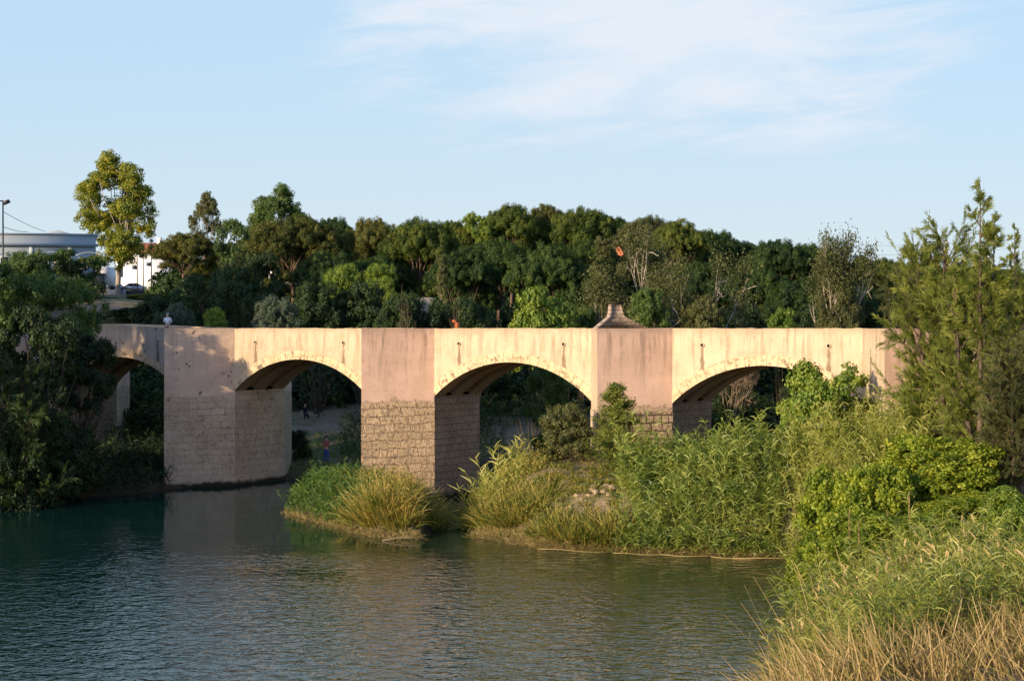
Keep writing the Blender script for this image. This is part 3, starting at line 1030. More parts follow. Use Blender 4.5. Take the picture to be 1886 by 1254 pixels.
def conifer(seed, H, R, nb=70, per=60, size=0.13, pw=1.0):
    """spire of ascending boughs, each a loose spray"""
    rs = np.random.RandomState(seed)
    Tt, A_ = Acc(), Acc()
    Tt.tube([[0, 0, -0.4], [0.02, 0, H * 0.5], [0, 0.02, H]], [0.07 * H / 4, 0.045 * H / 4, 0.01], 7)
    for i in range(nb):
        z = H * (0.04 + 0.93 * (i / nb))
        w = R * (1 - z / H) ** pw * rs.uniform(0.65, 1.15) + 0.08
        a = rs.uniform(0, 6.28)
        d = unit(np.array([math.cos(a), math.sin(a), rs.uniform(0.25, 0.7)]))
        e = np.array([0, 0, z]) + d * w
        Tt.tube([[0, 0, z], e], [0.015, 0.004], 4, cap=False)
        n = int(per * (0.35 + w / R))
        t = rs.uniform(0.15, 1.08, n)[:, None]
        p = np.array([0, 0, z]) + (e - np.array([0, 0, z])) * t + rs.normal(0, 0.085 * R * 0.75, (n, 3))
        add_leaves(A_, rs, p, unit(rdir(rs, n) + d * 0.3), size, 0.35, np.clip(rs.uniform(0.1, 0.9) + rs.normal(0, 0.15, n), 0, 1), axis=d + rdir(rs, n) * 0.5)
    return Tt, A_


def feather_tree(seed, H, R, nl=34, needles=420, leaders=((0, 0, 1.0), (1.6, 0.4, 0.78)), nl_len=0.34, start=0.12, fade=1.0):
    """feathery evergreen: leaders with ascending branches carrying fine hanging needles"""
    rs = np.random.RandomState(seed)
    Tt, A_ = Acc(), Acc()
    for (lx, ly, k) in leaders:
        h = H * k
        p0 = np.array([0, 0, -0.4])
        p3 = np.array([lx, ly, h])
        mid = np.array([lx * 0.75, ly * 0.75, h * 0.45])
        Tt.tube([p0, p0 * 0.2 + mid * 0.45, mid, mid * 0.5 + p3 * 0.5, p3], [0.16, 0.13, 0.10, 0.05, 0.012], 8)
        m = int(nl * k)
        for i in range(m):
            z = h * (start + (1 - start) * (i + rs.rand()) / m)
            ft = z / h
            ax = np.array([lx * min(1, ft * 1.4), ly * min(1, ft * 1.4), z])
            w = R * k * max(0.07, (1 - ft) ** (0.75 * fade)) * rs.uniform(0.55, 1.1)
            a = rs.uniform(0, 6.28)
            up = 0.35 + 0.9 * ft
            dd = unit(np.array([math.cos(a), math.sin(a), up]))
            t = np.linspace(0, 1, 6)
            pts = ax + dd * (w * t)[:, None] + np.array([0, 0, 1.0]) * (w * 0.22 * t ** 2)[:, None] + rs.normal(0, 0.03 * w, (6, 3)) * t[:, None]
            Tt.tube(pts, np.linspace(0.035, 0.006, 6), 4, cap=False)
            nn_ = int(needles * (0.25 + w / R))
            # side sprays
            ns = 5 + int(7 * w / R)
            tone_b = rs.uniform(0.2, 0.8)
            for j in range(ns):
                tt = rs.uniform(0.2, 1.0)
                q = np.array([np.interp(tt, t, pts[:, x]) for x in range(3)])
                sd = unit(dd + rs.normal(0, 0.55, 3))
                sl = w * rs.uniform(0.16, 0.36) + 0.15
                n = max(12, nn_ // ns)
                u_ = rs.rand(n)[:, None]
                root = q + sd * sl * u_ + rs.normal(0, 0.03, (n, 3))
                nd = unit(sd * 1.1 + rdir(rs, n) * 0.5 + np.array([0, 0, 0.05]))
                add_blades(A_, rs, root, nd, nl_len * rs.uniform(0.45, 1.0, n), 0.030, 0.3, 2, np.clip(tone_b + rs.uniform(-0.3, 0.3) + rs.normal(0, 0.15, n), 0, 1))
    return Tt, A_


def tuft(rs, A_, cx, cy, cz, rad_, n, Ln, w=0.02, spread=0.7, droop=0.45, tone=(0.2, 0.8), segs=4, zfun=None):
    r = rad_ * np.sqrt(rs.rand(n))
    a = rs.uniform(0, 6.28, n)
    x, y = cx + r * np.cos(a), cy + r * np.sin(a)
    z = np.full(n, cz) if zfun is None else zfun(x, y)
    out = np.stack([np.cos(a) * r / max(rad_, .01), np.sin(a) * r / max(rad_, .01), np.zeros(n)], 1)
    d = unit(out * spread + rs.normal(0, 0.22, (n, 3)) + np.array([0, 0, 1.0]))
    add_blades(A_, rs, np.stack([x, y, z - 0.03], 1), d, Ln * rs.uniform(0.5, 1.1, n), w, droop * rs.uniform(0.4, 1.4, n), segs, rs.uniform(tone[0], tone[1], n))


def reeds(rs, A_, xy, Hh, leafL=0.55, w=0.05, nleaf=13, lean=0.22, tone=(0.15, 0.85), Ss=None, sw=0.018, z=None, droop=0.55):
    """arching canes with long leaves along the stem"""
    n = len(xy)
    z = ground(xy[:, 0], xy[:, 1]) if z is None else z
    root = np.stack([xy[:, 0], xy[:, 1], z - 0.05], 1)
    a = rs.uniform(0, 6.28, n)
    d = unit(np.stack([np.cos(a) * lean, np.sin(a) * lean, np.ones(n)], 1) + rs.normal(0, 0.07, (n, 3)))
    Hn = Hh * rs.uniform(0.6, 1.05, n) * (1 + 0.17 * np.clip(vnoise(xy[:, 0] * 7, xy[:, 1] * 7, 8), -1.4, 1.6)) * np.where(rs.rand(n) < 0.05, 1.22, 1.0)
    dr = rs.uniform(0.02, 0.22, n)
    base = rs.uniform(tone[0], tone[1], n)
    add_blades(A_ if Ss is None else Ss, rs, root, d, Hn, sw, dr, 5, np.clip(base + 0.15, 0, 1), 'stem')
    t = rs.uniform(0.12, 1.0, (n, nleaf))
    c = root[:, None] + Hn[:, None, None] * (d[:, None] * t[..., None] + np.array([0, 0, -1.0]) * (dr[:, None] * t ** 2)[..., None])
    la = rs.uniform(0, 6.28, (n, nleaf))
    ld = np.stack([np.cos(la), np.sin(la), rs.uniform(0.15, 1.3, (n, nleaf))], -1) + d[:, None] * 0.5
    m = n * nleaf
    add_blades(A_, rs, c.reshape(-1, 3), ld.reshape(-1, 3), leafL * rs.uniform(0.55, 1.15, m), w, droop * rs.uniform(0.5, 1.5, m), 4,
               np.clip(np.repeat(base, nleaf) + rs.normal(0, 0.13, m), 0, 1))


def in_poly(rs, poly, n):
    poly = np.array(poly, float)
    lo, hi = poly.min(0), poly.max(0)
    r = np.zeros((0, 2))
    while len(r) < n:
        p = rs.uniform(lo, hi, (n * 3, 2))
        r = np.vstack([r, p[sdist(p, poly) < 0]])
    return r[:n]


PROTO = {}


def reg(key, name, parts, H, R):
    """parts: list of (part name, Acc, material)"""
    root = empty(name)
    for pn, ac, mt in parts:
        if ac.n: ac.build(pn, mt, root)
    PROTO[key] = [root, H, R, False]


def clone(root):
    r = root.copy()
    C.objects.link(r)
    for ch in list(root.children):
        c = ch.copy()
        C.objects.link(c)
        c.parent = r
        for g in list(ch.children):
            d = g.copy()
            C.objects.link(d)
            d.parent = c
    return r


def plant(key, x, y, H, Wd, label, cat, group=None, rz=None, z=None, leaf=None, rnd=[0]):
    """stand one tree of the kind at x, y with height H and crown width Wd"""
    P = PROTO[key]
    r = P[0] if not P[3] else clone(P[0])
    P[3] = True
    rnd[0] += 1
    z = gz(x, y) if z is None else z
    r.location = (x, y, z - 0.05)
    r.rotation_euler = (0, 0, rnd[0] * 2.399 if rz is None else rz)
    s = Wd / 2 / P[2]
    k = H / P[1] / s
    kz = min(k, 1.25)
    r.scale = (s, s, s * kz)
    if k > 1.25:                 # a longer bare stem carries the crown, which keeps its shape
        ex = (H - P[1] * s * kz) / (s * kz)
        for ch in r.children:
            if ch.name.split('.')[0] in ('crown', 'foliage'):
                ch.location = (0, 0, ex)
            else:
                ch.scale = (1, 1, 1 + ex / P[1])
    else:
        for ch in r.children:
            ch.location = (0, 0, 0)
            ch.scale = (1, 1, 1)
    for k in ('label', 'category', 'group'):
        if k in r: del r[k]
    tag(r, label, cat, group)
    if leaf is not None:
        for ch in r.children:
            if ch.name.split('.')[0] in ('crown', 'foliage'):
                ch.material_slots[0].link = 'OBJECT'
                ch.material_slots[0].material = GL[leaf]
    return r


def plant_px(key, px, ytop, wpx, Y, label, cat, group=None, **kw):
    x = wx(px, Y)
    z = gz(x, Y)
    return plant(key, x, Y, max(0.8, wz(ytop, Y) - z), wpx * Y / F, label, cat, group, z=z, **kw)


for i in range(3):
    t, c = make_tree('pine', 11 + i, 12, 4.6, None, None, size=0.15, sub_r=0.44, per=115, trunk=0.22, outw=0.72)
    reg('pine%d' % i, 'pine_tree', [('trunk', t, BK['pine']), ('crown', c, GL['pine'])], 12, 4.6)
for i in range(2):
    t, c = make_tree('broad', 31 + i, 10, 4.0, None, None, size=0.19, sub_r=0.42, per=60, trunk=0.18)
    reg('broad%d' % i, 'broadleaf_tree', [('trunk', t, BK['brown']), ('crown', c, GL['broad'])], 10, 4.0)
t, c = make_tree('euc', 52, 20, 5.6, None, None, size=0.24, sub_r=0.6, per=80, trunk=0.26, drop=0.0)
reg('euc', 'eucalyptus_tree', [('trunk', t, BK['pale']), ('crown', c, GL['euc'])], 20, 5.6)
t, c = make_tree('euc', 57, 14, 5.0, None, None, size=0.20, sub_r=0.5, per=70, trunk=0.22, drop=0.3)
reg('airy', 'eucalyptus_tree', [('trunk', t, BK['pale']), ('crown', c, GL['broad'])], 14, 5.0)
for i in range(2):
    t, c = make_tree('shrub', 71 + i, 4, 2.6, None, None, size=0.14, sub_r=0.34, per=60, trunk=0.08)
    reg('shrub%d' % i, 'shrub', [('stem', t, BK['brown']), ('foliage', c, GL['broad'])], 4, 2.6)
t, c = make_tree('shrub', 75, 3, 1.7, None, None, size=0.105, sub_r=0.2, per=34, trunk=0.05, asp=0.75)
reg('leafy', 'leafy_bush', [('stem', t, BK['brown']), ('foliage', c, GL['bright'])], 3, 1.7)
t, c = make_tree('column', 81, 8, 1.0, None, None, size=0.2, sub_r=0.32, per=34, trunk=0.12)
reg('column', 'columnar_tree', [('trunk', t, BK['pale']), ('crown', c, GL['olive'])], 8, 1.0)
t, c = conifer(91, 4.2, 1.15, nb=150, per=85, size=0.12, pw=0.6)
reg('conifer', 'young_conifer', [('trunk', t, BK['brown']), ('crown', c, GL['feather'])], 4.2, 1.15)
t, c = sparse_tree(101, 8, 1.5, depth=4, split=3, stems=3, leafn=22, lsize=0.18, lr=0.34, lean=0.55, r=0.17, ang=0.65, maxd=2)
reg('sparse', 'spreading_tree', [('trunk', t, BK['pale']), ('crown', c, GL['olive'])], 8, 4.6)
t, c = sparse_tree(105, 8, 0.5, depth=4, split=3, stems=3, leafn=18, lsize=0.17, lr=0.30, lean=0.22, r=0.13, ang=0.42, up=0.3, maxd=3)
reg('poplar', 'slender_tree', [('trunk', t, BK['pale']), ('crown', c, GL['olive'])], 8, 1.9)
t, c = sparse_tree(111, 3, 1.0, depth=5, split=3, stems=4, leafn=0, lean=0.35, r=0.04, ang=0.45, up=0.1)
reg('bare', 'bare_shrub', [('branches', t, GL['twig'])], 3, 1.3)
t, c = feather_tree(147, 8, 3.0, nl=38, needles=460, leaders=((0, 0, 1.0), (1.1, 0.3, 0.86), (-1.2, -0.2, 0.82), (0.4, -1.2, 0.74), (-0.4, 1.1, 0.9)), start=0.08, fade=0.35)
reg('feather1', 'feathery_tree', [('trunk', t, BK['brown']), ('crown', c, GL['feather'])], 8, 3.0)

# ---------------------------------------------------------------- wood on the far bank, standing tree by tree
TT = 'trees of the wood behind the bridge'
far = [
    # key, px, top, width, distance, label, leaf
    ('euc', 216, 268, 186, 250, 'tall golden-green eucalyptus standing alone above the white house', 'euc'),
    ('airy', 382, 352, 80, 205, 'thin wispy treetop rising just left of the tall round tree', 'olive'),
    ('pine0', 345, 422, 112, 190, 'dark pine with a leaning bare trunk just right of the white house', 'pine_warm'),
    ('broad0', 430, 392, 95, 182, 'dark green broadleaf tree below the tall round treetop', 'broad'),
    ('euc', 508, 328, 150, 200, 'tall round-topped tree with airy gaps on the left of the wood', 'broad'),
    ('pine1', 545, 384, 150, 158, 'brownish green pine with open lower limbs under the round treetop', 'pine_warm'),
    ('pine2', 615, 394, 80, 172, 'narrow dark pine just right of the brownish pine', 'pine_cool'),
    ('pine0', 690, 391, 112, 160, 'pine with sunlit yellow-green cushions above the rusty bracket on the bridge', 'pine_warm'),
    ('pine1', 775, 388, 128, 152, 'broad pine whose twin bare trunks show over the low white wall', 'pine'),
    ('pine2', 838, 400, 76, 170, 'small dark pine left of the pale green pointed tree', 'pine'),
    ('broad1', 880, 380, 62, 168, 'pale green pointed tree left of the highest pines', 'bright'),
    ('pine0', 940, 366, 100, 185, 'highest pine of the wood, left one on the crest', 'pine'),
    ('pine2', 1008, 370, 84, 192, 'crest pine directly left of the widest crest pine', 'pine_warm'),
    ('pine1', 1072, 370, 120, 186, 'widest crest pine, above and left of the stone pinnacle', 'pine'),
    ('pine0', 1128, 392, 70, 195, 'crest pine above the orange cloth', 'pine_cool'),
    ('pine1', 1192, 387, 100, 176, 'rounded pine directly above the orange cloth tree', 'olive'),
    ('pine2', 1246, 397, 88, 170, 'dark rounded pine right of the one above the orange cloth tree', 'pine'),
    ('pine0', 1318, 414, 92, 180, 'blue-green pine on the falling crest above the third arch from the left bank', 'pine_cool'),
    ('pine1', 1370, 436, 80, 182, 'low dark crest pine left of the two broad dark pines', 'pine_cool'),
    ('pine2', 1430, 434, 104, 165, 'left of the two broad dark pines beside the slender pale tree', 'pine_cool'),
    ('pine0', 1490, 440, 90, 166, 'right of the two broad dark pines beside the slender pale tree', 'pine_cool'),
    ('broad0', 1582, 462, 70, 168, 'dark tree directly right of the slender pale tree', 'pine_cool'),
    ('pine1', 1628, 468, 78, 178, 'flat-topped pine between the slender pale tree and the feathery trees', 'pine'),
    ('pine2', 1700, 476, 90, 190, 'far pine half hidden behind the feathery trees on the right', 'pine'),
    ('pine0', 1800, 484, 110, 195, 'far pine showing behind the tall feathery tree', 'pine'),
    # second row, lower and nearer
    ('pine1', 915, 428, 120, 150, 'dark pine in front of the highest crest pine', 'pine_cool'),
    ('pine2', 1010, 436, 130, 140, 'very dark wide pine behind the bright round bush', 'pine_cool'),
    ('pine0', 1075, 432, 90, 146, 'pine with a flat sunlit top left of the orange cloth', 'pine'),
    ('broad1', 1112, 426, 44, 138, 'small sunlit treetop just left of the orange cloth', 'olive'),
    ('pine2', 850, 446, 110, 142, 'dark pine over the low dark thicket left of the bright round bush', 'pine_cool'),
    ('pine0', 610, 450, 110, 146, 'dark pine behind the sunlit bush tops', 'pine_cool'),
    ('pine1', 700, 458, 100, 150, 'dark pine trunked shadow tree above the sunlit bush tops', 'pine_cool'),
    ('pine2', 1390, 470, 110, 142, 'shaded pine with a bent yellowish limb right of the spreading tree', 'pine_cool'),
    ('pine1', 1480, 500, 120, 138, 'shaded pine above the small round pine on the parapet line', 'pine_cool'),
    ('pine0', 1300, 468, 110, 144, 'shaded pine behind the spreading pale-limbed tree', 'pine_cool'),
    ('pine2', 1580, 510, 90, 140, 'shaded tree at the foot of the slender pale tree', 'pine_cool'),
    ('broad0', 470, 452, 130, 150, 'dark broadleaf tree left of the brownish pine', 'dark'),
    ('broad1', 395, 470, 140, 140, 'dark spreading tree right of the leaning pine trunk', 'dark'),
    ('column', 815, 462, 34, 128, 'narrow brownish cypress in front of the pine trunks', 'olive'),
    ('sparse', 1222, 425, 215, 116, 'spreading half-bare tree with pale crooked limbs beside the orange cloth', 'olive'),
    ('poplar', 1548, 424, 96, 118, 'slender tree with pale trunk and thin grey-green leaves', 'olive'),
]
for key, px, ty, wp, Y, lab, lf in far:
    if key[:4] == 'pine': wp *= 1.22
    cat = {'pine': 'pine', 'euc': 'tree', 'airy': 'tree'}.get(key.rstrip('012'), 'tree')
    plant_px(key, px, ty, wp, Y, lab, cat, TT, leaf=lf)

low = [
    ('shrub0', 520, 514, 120, 160, 'dark bush below the white shed', 'dark'),
    ('shrub1', 782, 541, 130, 122, 'dark bush below the low pale wall', 'dark'),
    ('shrub0', 292, 546, 130, 128, 'dark wide bush on the slope behind the man on the bridge', 'dark'),
    ('shrub1', 318, 556, 90, 116, 'grey-green bush low behind the left end of the bridge', 'silver'),
    ('broad0', 440, 500, 150, 126, 'dark tree mass rising over the first lit arch', 'dark'),
    ('shrub0', 395, 566, 60, 110, 'small sunlit yellow-green bush left of the grey-green one', 'bright'),
    ('shrub1', 507, 542, 92, 110, 'grey-green bush with pale tips over the first lit arch', 'silver'),
    ('shrub0', 585, 520, 110, 122, 'dark bush right of the grey-green bush with pale tips', 'dark'),
    ('shrub1', 628, 484, 90, 130, 'left one of the sunlit bush tops in front of the dark pines', 'bright'),
    ('shrub0', 700, 486, 84, 130, 'right one of the sunlit bush tops in front of the dark pines', 'bright'),
    ('shrub0', 665, 520, 130, 124, 'dark shrub below the sunlit bush tops', 'dark'),
    ('shrub1', 730, 540, 90, 120, 'dark shrub left of the pine trunks', 'dark'),
    ('shrub1', 870, 545, 120, 122, 'low dark thicket left of the bright round bush', 'dark'),
    ('leafy', 993, 530, 136, 108, 'bright green round bush standing over the middle of the bridge', 'bright'),
    ('shrub1', 1062, 556, 80, 114, 'dim green bush between the bright round bush and the pinnacle', 'broad'),
    ('shrub0', 1195, 530, 80, 110, 'leafy green bush right behind the stone pinnacle', 'broad'),
    ('shrub1', 1290, 540, 110, 111, 'olive bush under the spreading half-bare tree', 'olive'),
    ('leafy', 1443, 566, 60, 106, 'small round green pine over the parapet of the third lit arch', 'bright'),
    ('shrub0', 1370, 560, 110, 124, 'dark bush left of the small round green pine', 'dark'),
    ('shrub1', 1510, 555, 110, 126, 'dark bush right of the small round green pine', 'dark'),
    ('shrub1', 1545, 515, 100, 117, 'grey-green bush round the foot of the slender pale tree', 'olive'),
    ('shrub0', 1600, 545, 110, 120, 'dark bush at the right end of the wood', 'dark'),
]
for key, px, ty, wp, Y, lab, lf in low:
    plant_px(key, px, ty, wp, Y, lab, 'bush', 'bushes behind the bridge', leaf=lf)
bares = [(770, 520, 60, 112, 'leafless grey shrub in front of the pine trunks'), (835, 535, 60, 114, 'second leafless shrub, right of the pine trunks'),
         (1345, 540, 60, 113, 'bare pale shrub right of the spreading tree')]
for px, ty, wp, Y, lab in bares:
    plant_px('bare', px, ty, wp, Y, lab, 'shrub', 'bare shrubs behind the bridge')

# undergrowth under and between the trees, and the far wood behind them
rs = np.random.RandomState(5)
A_ = Acc()
cl = []
for i in range(330):
    Y = rs.uniform(126, 205)
    px = rs.uniform(330, 1750)
    x = wx(px, Y)
    g = gz(x, Y)
    r = rs.uniform(1.4, 2.6)
    cl.append([x, Y, g + r * 0.5, r * 1.2, r * 1.2, r])
puffs(A_, rs, np.array(cl), 0.6, 30, 0.34, 0.6, density=0.7)
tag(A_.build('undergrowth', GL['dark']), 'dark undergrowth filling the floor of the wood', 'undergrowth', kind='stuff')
A_ = Acc()
cl = []
for i in range(420):
    px = rs.uniform(310, 2000)
    Y = rs.uniform(200, 250)
    x = wx(px, Y)
    ty = np.interp(px, [250, 440, 700, 900, 1100, 1300, 1500, 1640, 2000], [520, 450, 430, 410, 410, 445, 475, 500, 500])
    zt = wz(ty, Y)
    g = gz(x, Y)
    z = rs.uniform(g, zt - 2.2)
    r = rs.uniform(2.4, 3.6)
    cl.append([x, Y, z, r, r, r * 0.9])
puffs(A_, rs, np.array(cl), 1.0, 30, 0.6, 0.6, density=0.8)
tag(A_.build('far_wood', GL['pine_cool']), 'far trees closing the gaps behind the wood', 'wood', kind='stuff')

# low growth on the far bank, seen through the arches
A_ = Acc()
xy = np.vstack([in_poly(rs, [(-11, 104), (-3, 109), (0, 116), (8, 116), (14, 118), (-2, 124), (-12, 116)], 900)])
reeds(rs, A_, xy, 2.0, 0.6, 0.06, 8, tone=(0.2, 0.8))
tag(A_.build('reed_bed', GL['dark']), 'dark green reeds on the far bank seen through the middle arch', 'reeds', kind='stuff')
A_ = Acc()
xy = in_poly(rs, [(-27, 99), (-22, 98), (-19.5, 100), (-19, 112), (-32, 112)], 700)
reeds(rs, A_, xy, 2.0, 0.6, 0.06, 8, tone=(0.1, 0.7))
tag(A_.build('reed_bed', GL['dark']), 'dark reeds behind the shaded left arch', 'reeds', kind='stuff')
A_ = Acc()
xy = in_poly(rs, [(-17, 103), (-11.5, 104), (-7, 108), (-7, 114), (-18, 114)], 2600)
tuft_n = len(xy)
add_blades(A_, rs, np.stack([xy[:, 0], xy[:, 1], ground(xy[:, 0], xy[:, 1])], 1), rdir(rs, tuft_n) * 0.5 + np.array([0, 0, 1.0]), rs.uniform(0.2, 0.6, tuft_n), 0.04, 0.3, 3, rs.rand(tuft_n))
tag(A_.build('grass', GL['herb']), 'short green grass on the far bank below the dirt slope', 'grass', kind='stuff')
thr = [
    ('shrub0', 545, 790, 60, 107, 'dark bush on the far bank against the second pier flank'),
    ('shrub1', 640, 700, 110, 132, 'dark bush above the dirt slope seen through the first lit arch'),
    ('shrub0', 560, 705, 90, 136, 'dim bush under the left side of the first lit arch'),
    ('shrub1', 930, 690, 120, 126, 'dim green bush seen under the left side of the middle arch'),
    ('shrub0', 1030, 700, 100, 124, 'dark bush seen under the right side of the middle arch'),
    ('shrub1', 1370, 715, 160, 116, 'dim green bush seen through the right-hand arch'),
    ('shrub0', 1300, 760, 90, 112, 'dark bush behind the left springing of the right-hand arch'),
    ('shrub1', 1480, 700, 120, 118, 'dark bush behind the crown of the right-hand arch'),
    ('shrub0', 260, 705, 70, 122, 'black-green bush seen through the shaded left arch'),
    ('shrub1', 180, 715, 80, 116, 'black-green bush deep under the shaded left arch'),
]
for key, px, ty, wp, Y, lab in thr:
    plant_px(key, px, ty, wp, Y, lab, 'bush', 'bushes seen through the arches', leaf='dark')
plant_px('airy', 1010, 655, 120, 100, 'low hanging leafy tree lit under the crown of the middle arch', 'tree', leaf='broad')

# ---------------------------------------------------------------- left bank, in the shade
lb = [
    ('broad0', 20, 455, 210, 90, 'dark tree at the left edge with yellow-green top', 'tree', 'broad'),
    ('broad1', 115, 470, 170, 96, 'dark leafy tree in front of the pale building', 'tree', 'broad'),
    ('broad0', 60, 540, 200, 88, 'dark tree overhanging the water at the far left', 'tree', 'dark'),
    ('broad1', 150, 585, 150, 93, 'dark tree leaning over the shaded left arch', 'tree', 'dark'),
    ('feather1', 40, 690, 200, 86, 'large blue-green bush on the left bank', 'bush', 'dark'),
    ('shrub1', 110, 750, 170, 90, 'dark bush low on the left bank beside the water', 'bush', 'dark'),
    ('shrub1', 20, 790, 180, 86, 'dark bush at the waterline at the left edge', 'bush', 'dark'),
    ('broad1', -40, 500, 160, 92, 'tall dark tree cut by the left edge of the view', 'tree', 'dark'),
]
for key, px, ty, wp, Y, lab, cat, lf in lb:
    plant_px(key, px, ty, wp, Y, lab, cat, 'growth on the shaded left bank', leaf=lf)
plant_px('bare', 98, 455, 60, 95, 'bare brownish shrub top between the two dark left trees', 'shrub', rz=1.0)
A_ = Acc()
xy = in_poly(rs, [(-34, 86.5), (-27, 88.5), (-23.5, 92.5), (-26, 95), (-36, 92)], 650)
reeds(rs, A_, xy, 2.4, 0.7, 0.06, 11, tone=(0.1, 0.8), lean=0.4)
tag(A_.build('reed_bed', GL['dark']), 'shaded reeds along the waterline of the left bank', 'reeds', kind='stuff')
# unseen trees added beyond the left edge to shade the bank and the wood
for i, (x, y, h, w) in enumerate([(-44, 80, 15.5, 10), (-50, 88, 17, 11), (-58, 80, 17, 11), (-60, 92, 20, 12), (-68, 84, 20, 12), (-74, 96, 20, 12), (-82, 88, 22, 13), (-86, 104, 20, 13),
                                  (-78, 74, 20, 12), (-92, 78, 22, 13), (-100, 92, 22, 14), (-90, 62, 19, 12), (-104, 70, 21, 13), (-70, 66, 17, 11), (-112, 84, 22, 14), (-70, 108, 16, 12)]):
    plant('pine%d' % (i % 3) if i % 2 else 'broad%d' % (i % 2), x, y, h, w, 'unseen tall tree added on the high left bank for shade', 'tree', 'unseen shade trees of the high left bank', leaf='pine' if i % 2 else 'broad')
for key, px, ty, wp, Y, lab, lf in [('broad0', 108, 450, 100, 205, 'green tree crown in front of the windows of the blue-grey building', 'broad'),
                                    ('broad1', 158, 458, 80, 206, 'green tree crown at the right end of the blue-grey building', 'broad'),
                                    ('shrub0', 50, 462, 110, 200, 'low green crown under the first windows of the blue-grey building', 'broad'),
                                    ('shrub1', 120, 512, 100, 180, 'dim hedge on the slope below the blue-grey building', 'dark'),
                                    ('shrub0', 240, 566, 110, 150, 'dark bush below the short concrete wall', 'dark'),
                                    ('shrub1', 345, 528, 100, 165, 'dark bush at the foot of the leaning pine trunk', 'dark'),
                                    ('shrub1', 215, 560, 90, 178, 'dark bush on the slope left of the wall foot', 'dark'),
                                    ('shrub0', 268, 556, 110, 172, 'dim bush on the slope under the silver car', 'dark'),
                                    ('broad0', 312, 500, 50, 230, 'small dark tree right of the silver car', 'dark')]:
    plant_px(key, px, ty, wp, Y, lab, 'tree' if key[0] == 'b' else 'bush', 'growth on the slope below the town', leaf=lf)
rs = np.random.RandomState(9)
A_ = Acc()
cl = []
for i in range(110):
    Y = rs.uniform(112, 238)
    p_ = rs.uniform(-60, 330)
    if p_ > 165: Y = 112 + (Y - 112) * 0.15
    x = wx(p_, Y)
    g = gz(x, Y)
    r = rs.uniform(1.0, 1.9)
    cl.append([x, Y, g + r * 0.4, r * 1.5, r * 1.5, r])
puffs(A_, rs, np.array(cl), 0.5, 34, 0.28, 0.6, density=0.8)
tag(A_.build('scrub', GL['dark']), 'dark scrub covering the slope below the town', 'scrub', kind='stuff')
A_ = Acc()
xy = in_poly(rs, [(-27.5, 89.8), (-22.6, 92.3), (-20.3, 94.7), (-19.5, 98), (-22, 101), (-30, 97)], 900)
reeds(rs, A_, xy, 1.5, 0.6, 0.06, 9, tone=(0.1, 0.7), lean=0.4)
tag(A_.build('reed_bed', GL['dark']), 'dark reeds at the waterline in front of the shaded left arch', 'reeds', kind='stuff')
for i, (x, y, h, w) in enumerate([(-41, 74, 11, 7), (-46, 70, 12, 8), (-52, 66, 13, 8)]):
    plant('broad%d' % (i % 2), x, y, h, w, 'low tree at the water of the left bank beyond the edge of the view', 'tree', 'waterside trees of the left bank', leaf='broad')

# ---------------------------------------------------------------- island
rs = np.random.RandomState(21)


def G(x, y):
    return ground(x, y)


A_ = Acc()
xy = in_poly(rs, [(-11.6, 83), (-9.2, 78.8), (-7.4, 75.8), (-6.4, 79), (-6.8, 84), (-9.5, 86.5)], 700)
reeds(rs, A_, xy, 1.45, 0.42, 0.035, 16, lean=0.3, tone=(0.2, 0.85), droop=0.3)
tag(A_.build('green_herb_clump', GL['herb']), 'fresh green leafy clump on the left half of the small island', 'plant clump')
A_ = Acc()
for (x, y, r, n, ln) in [(-5.9, 75.2, 0.9, 1500, 2.5), (-6.9, 77, 0.9, 900, 2.0), (-5.0, 74.3, 0.7, 900, 1.7)]:
    tuft(rs, A_, x, y, 0.3, r, n // 2, ln, 0.042, 0.8, 0.4, zfun=G, tone=(0.0, 1.0))
pp_ = in_poly(rs, [(-7.6, 76.6), (-6.4, 74.2), (-4.4, 73.2), (-3.9, 77), (-5.5, 82), (-7.5, 80)], 2200)
zz = G(pp_[:, 0], pp_[:, 1]) + rs.uniform(0.3, 1.7, 2200)
add_leaves(A_, rs, np.stack([pp_[:, 0], pp_[:, 1], zz], 1), rdir(rs, 2200), 0.13, 0.3, rs.uniform(0.5, 1, 2200))
tag(A_.build('tall_grass_tuft', GL['mixgrass']), 'fountain of tan and green grass in the middle of the island', 'grass tuft')
A_ = Acc()
for (x, y, r, n, ln) in [(-4.8, 77.5, 1.2, 1300, 2.2), (-4.9, 81, 1.2, 1100, 2.1), (-4.0, 76.5, 0.8, 800, 1.9), (-4.4, 79.5, 0.9, 800, 2.0), (-6.5, 81, 1.5, 1400, 2.2), (-7.3, 85, 1.5, 900, 1.6)]:
    tuft(rs, A_, x, y, 0.3, r, n // 2, ln, 0.045, 0.7, 0.45, zfun=G, tone=(0.0, 1.0))
tag(A_.build('grass_clump', GL['mixgrass']), 'reddish brown and green sedge on the right half of the island', 'grass tuft')
A_ = Acc()
sh = np.array([(-11.7, 83), (-10.8, 81.2), (-9.0, 78.3), (-7.9, 76.1), (-6.6, 73.9), (-5.3, 73.1), (-4.1, 72.8)])
for i in range(26):
    t = i / 25 * (len(sh) - 1)
    k = min(int(t), len(sh) - 2)
    p = sh[k] * (1 - t + k) + sh[k + 1] * (t - k)
    tuft(rs, A_, p[0] + 0.15, p[1] + 0.25, 0.05, 0.5, 190, 0.7, 0.018, 1.0, 0.9, tone=(0.1, 0.9), zfun=G)
tag(A_.build('dry_grass', GL['dry']), 'dry matted grass along the waterline of the island', 'grass', kind='stuff')
bx = empty('sunlit_twig', (wx(728, 73), 72.6, 0.03))
a = Acc()
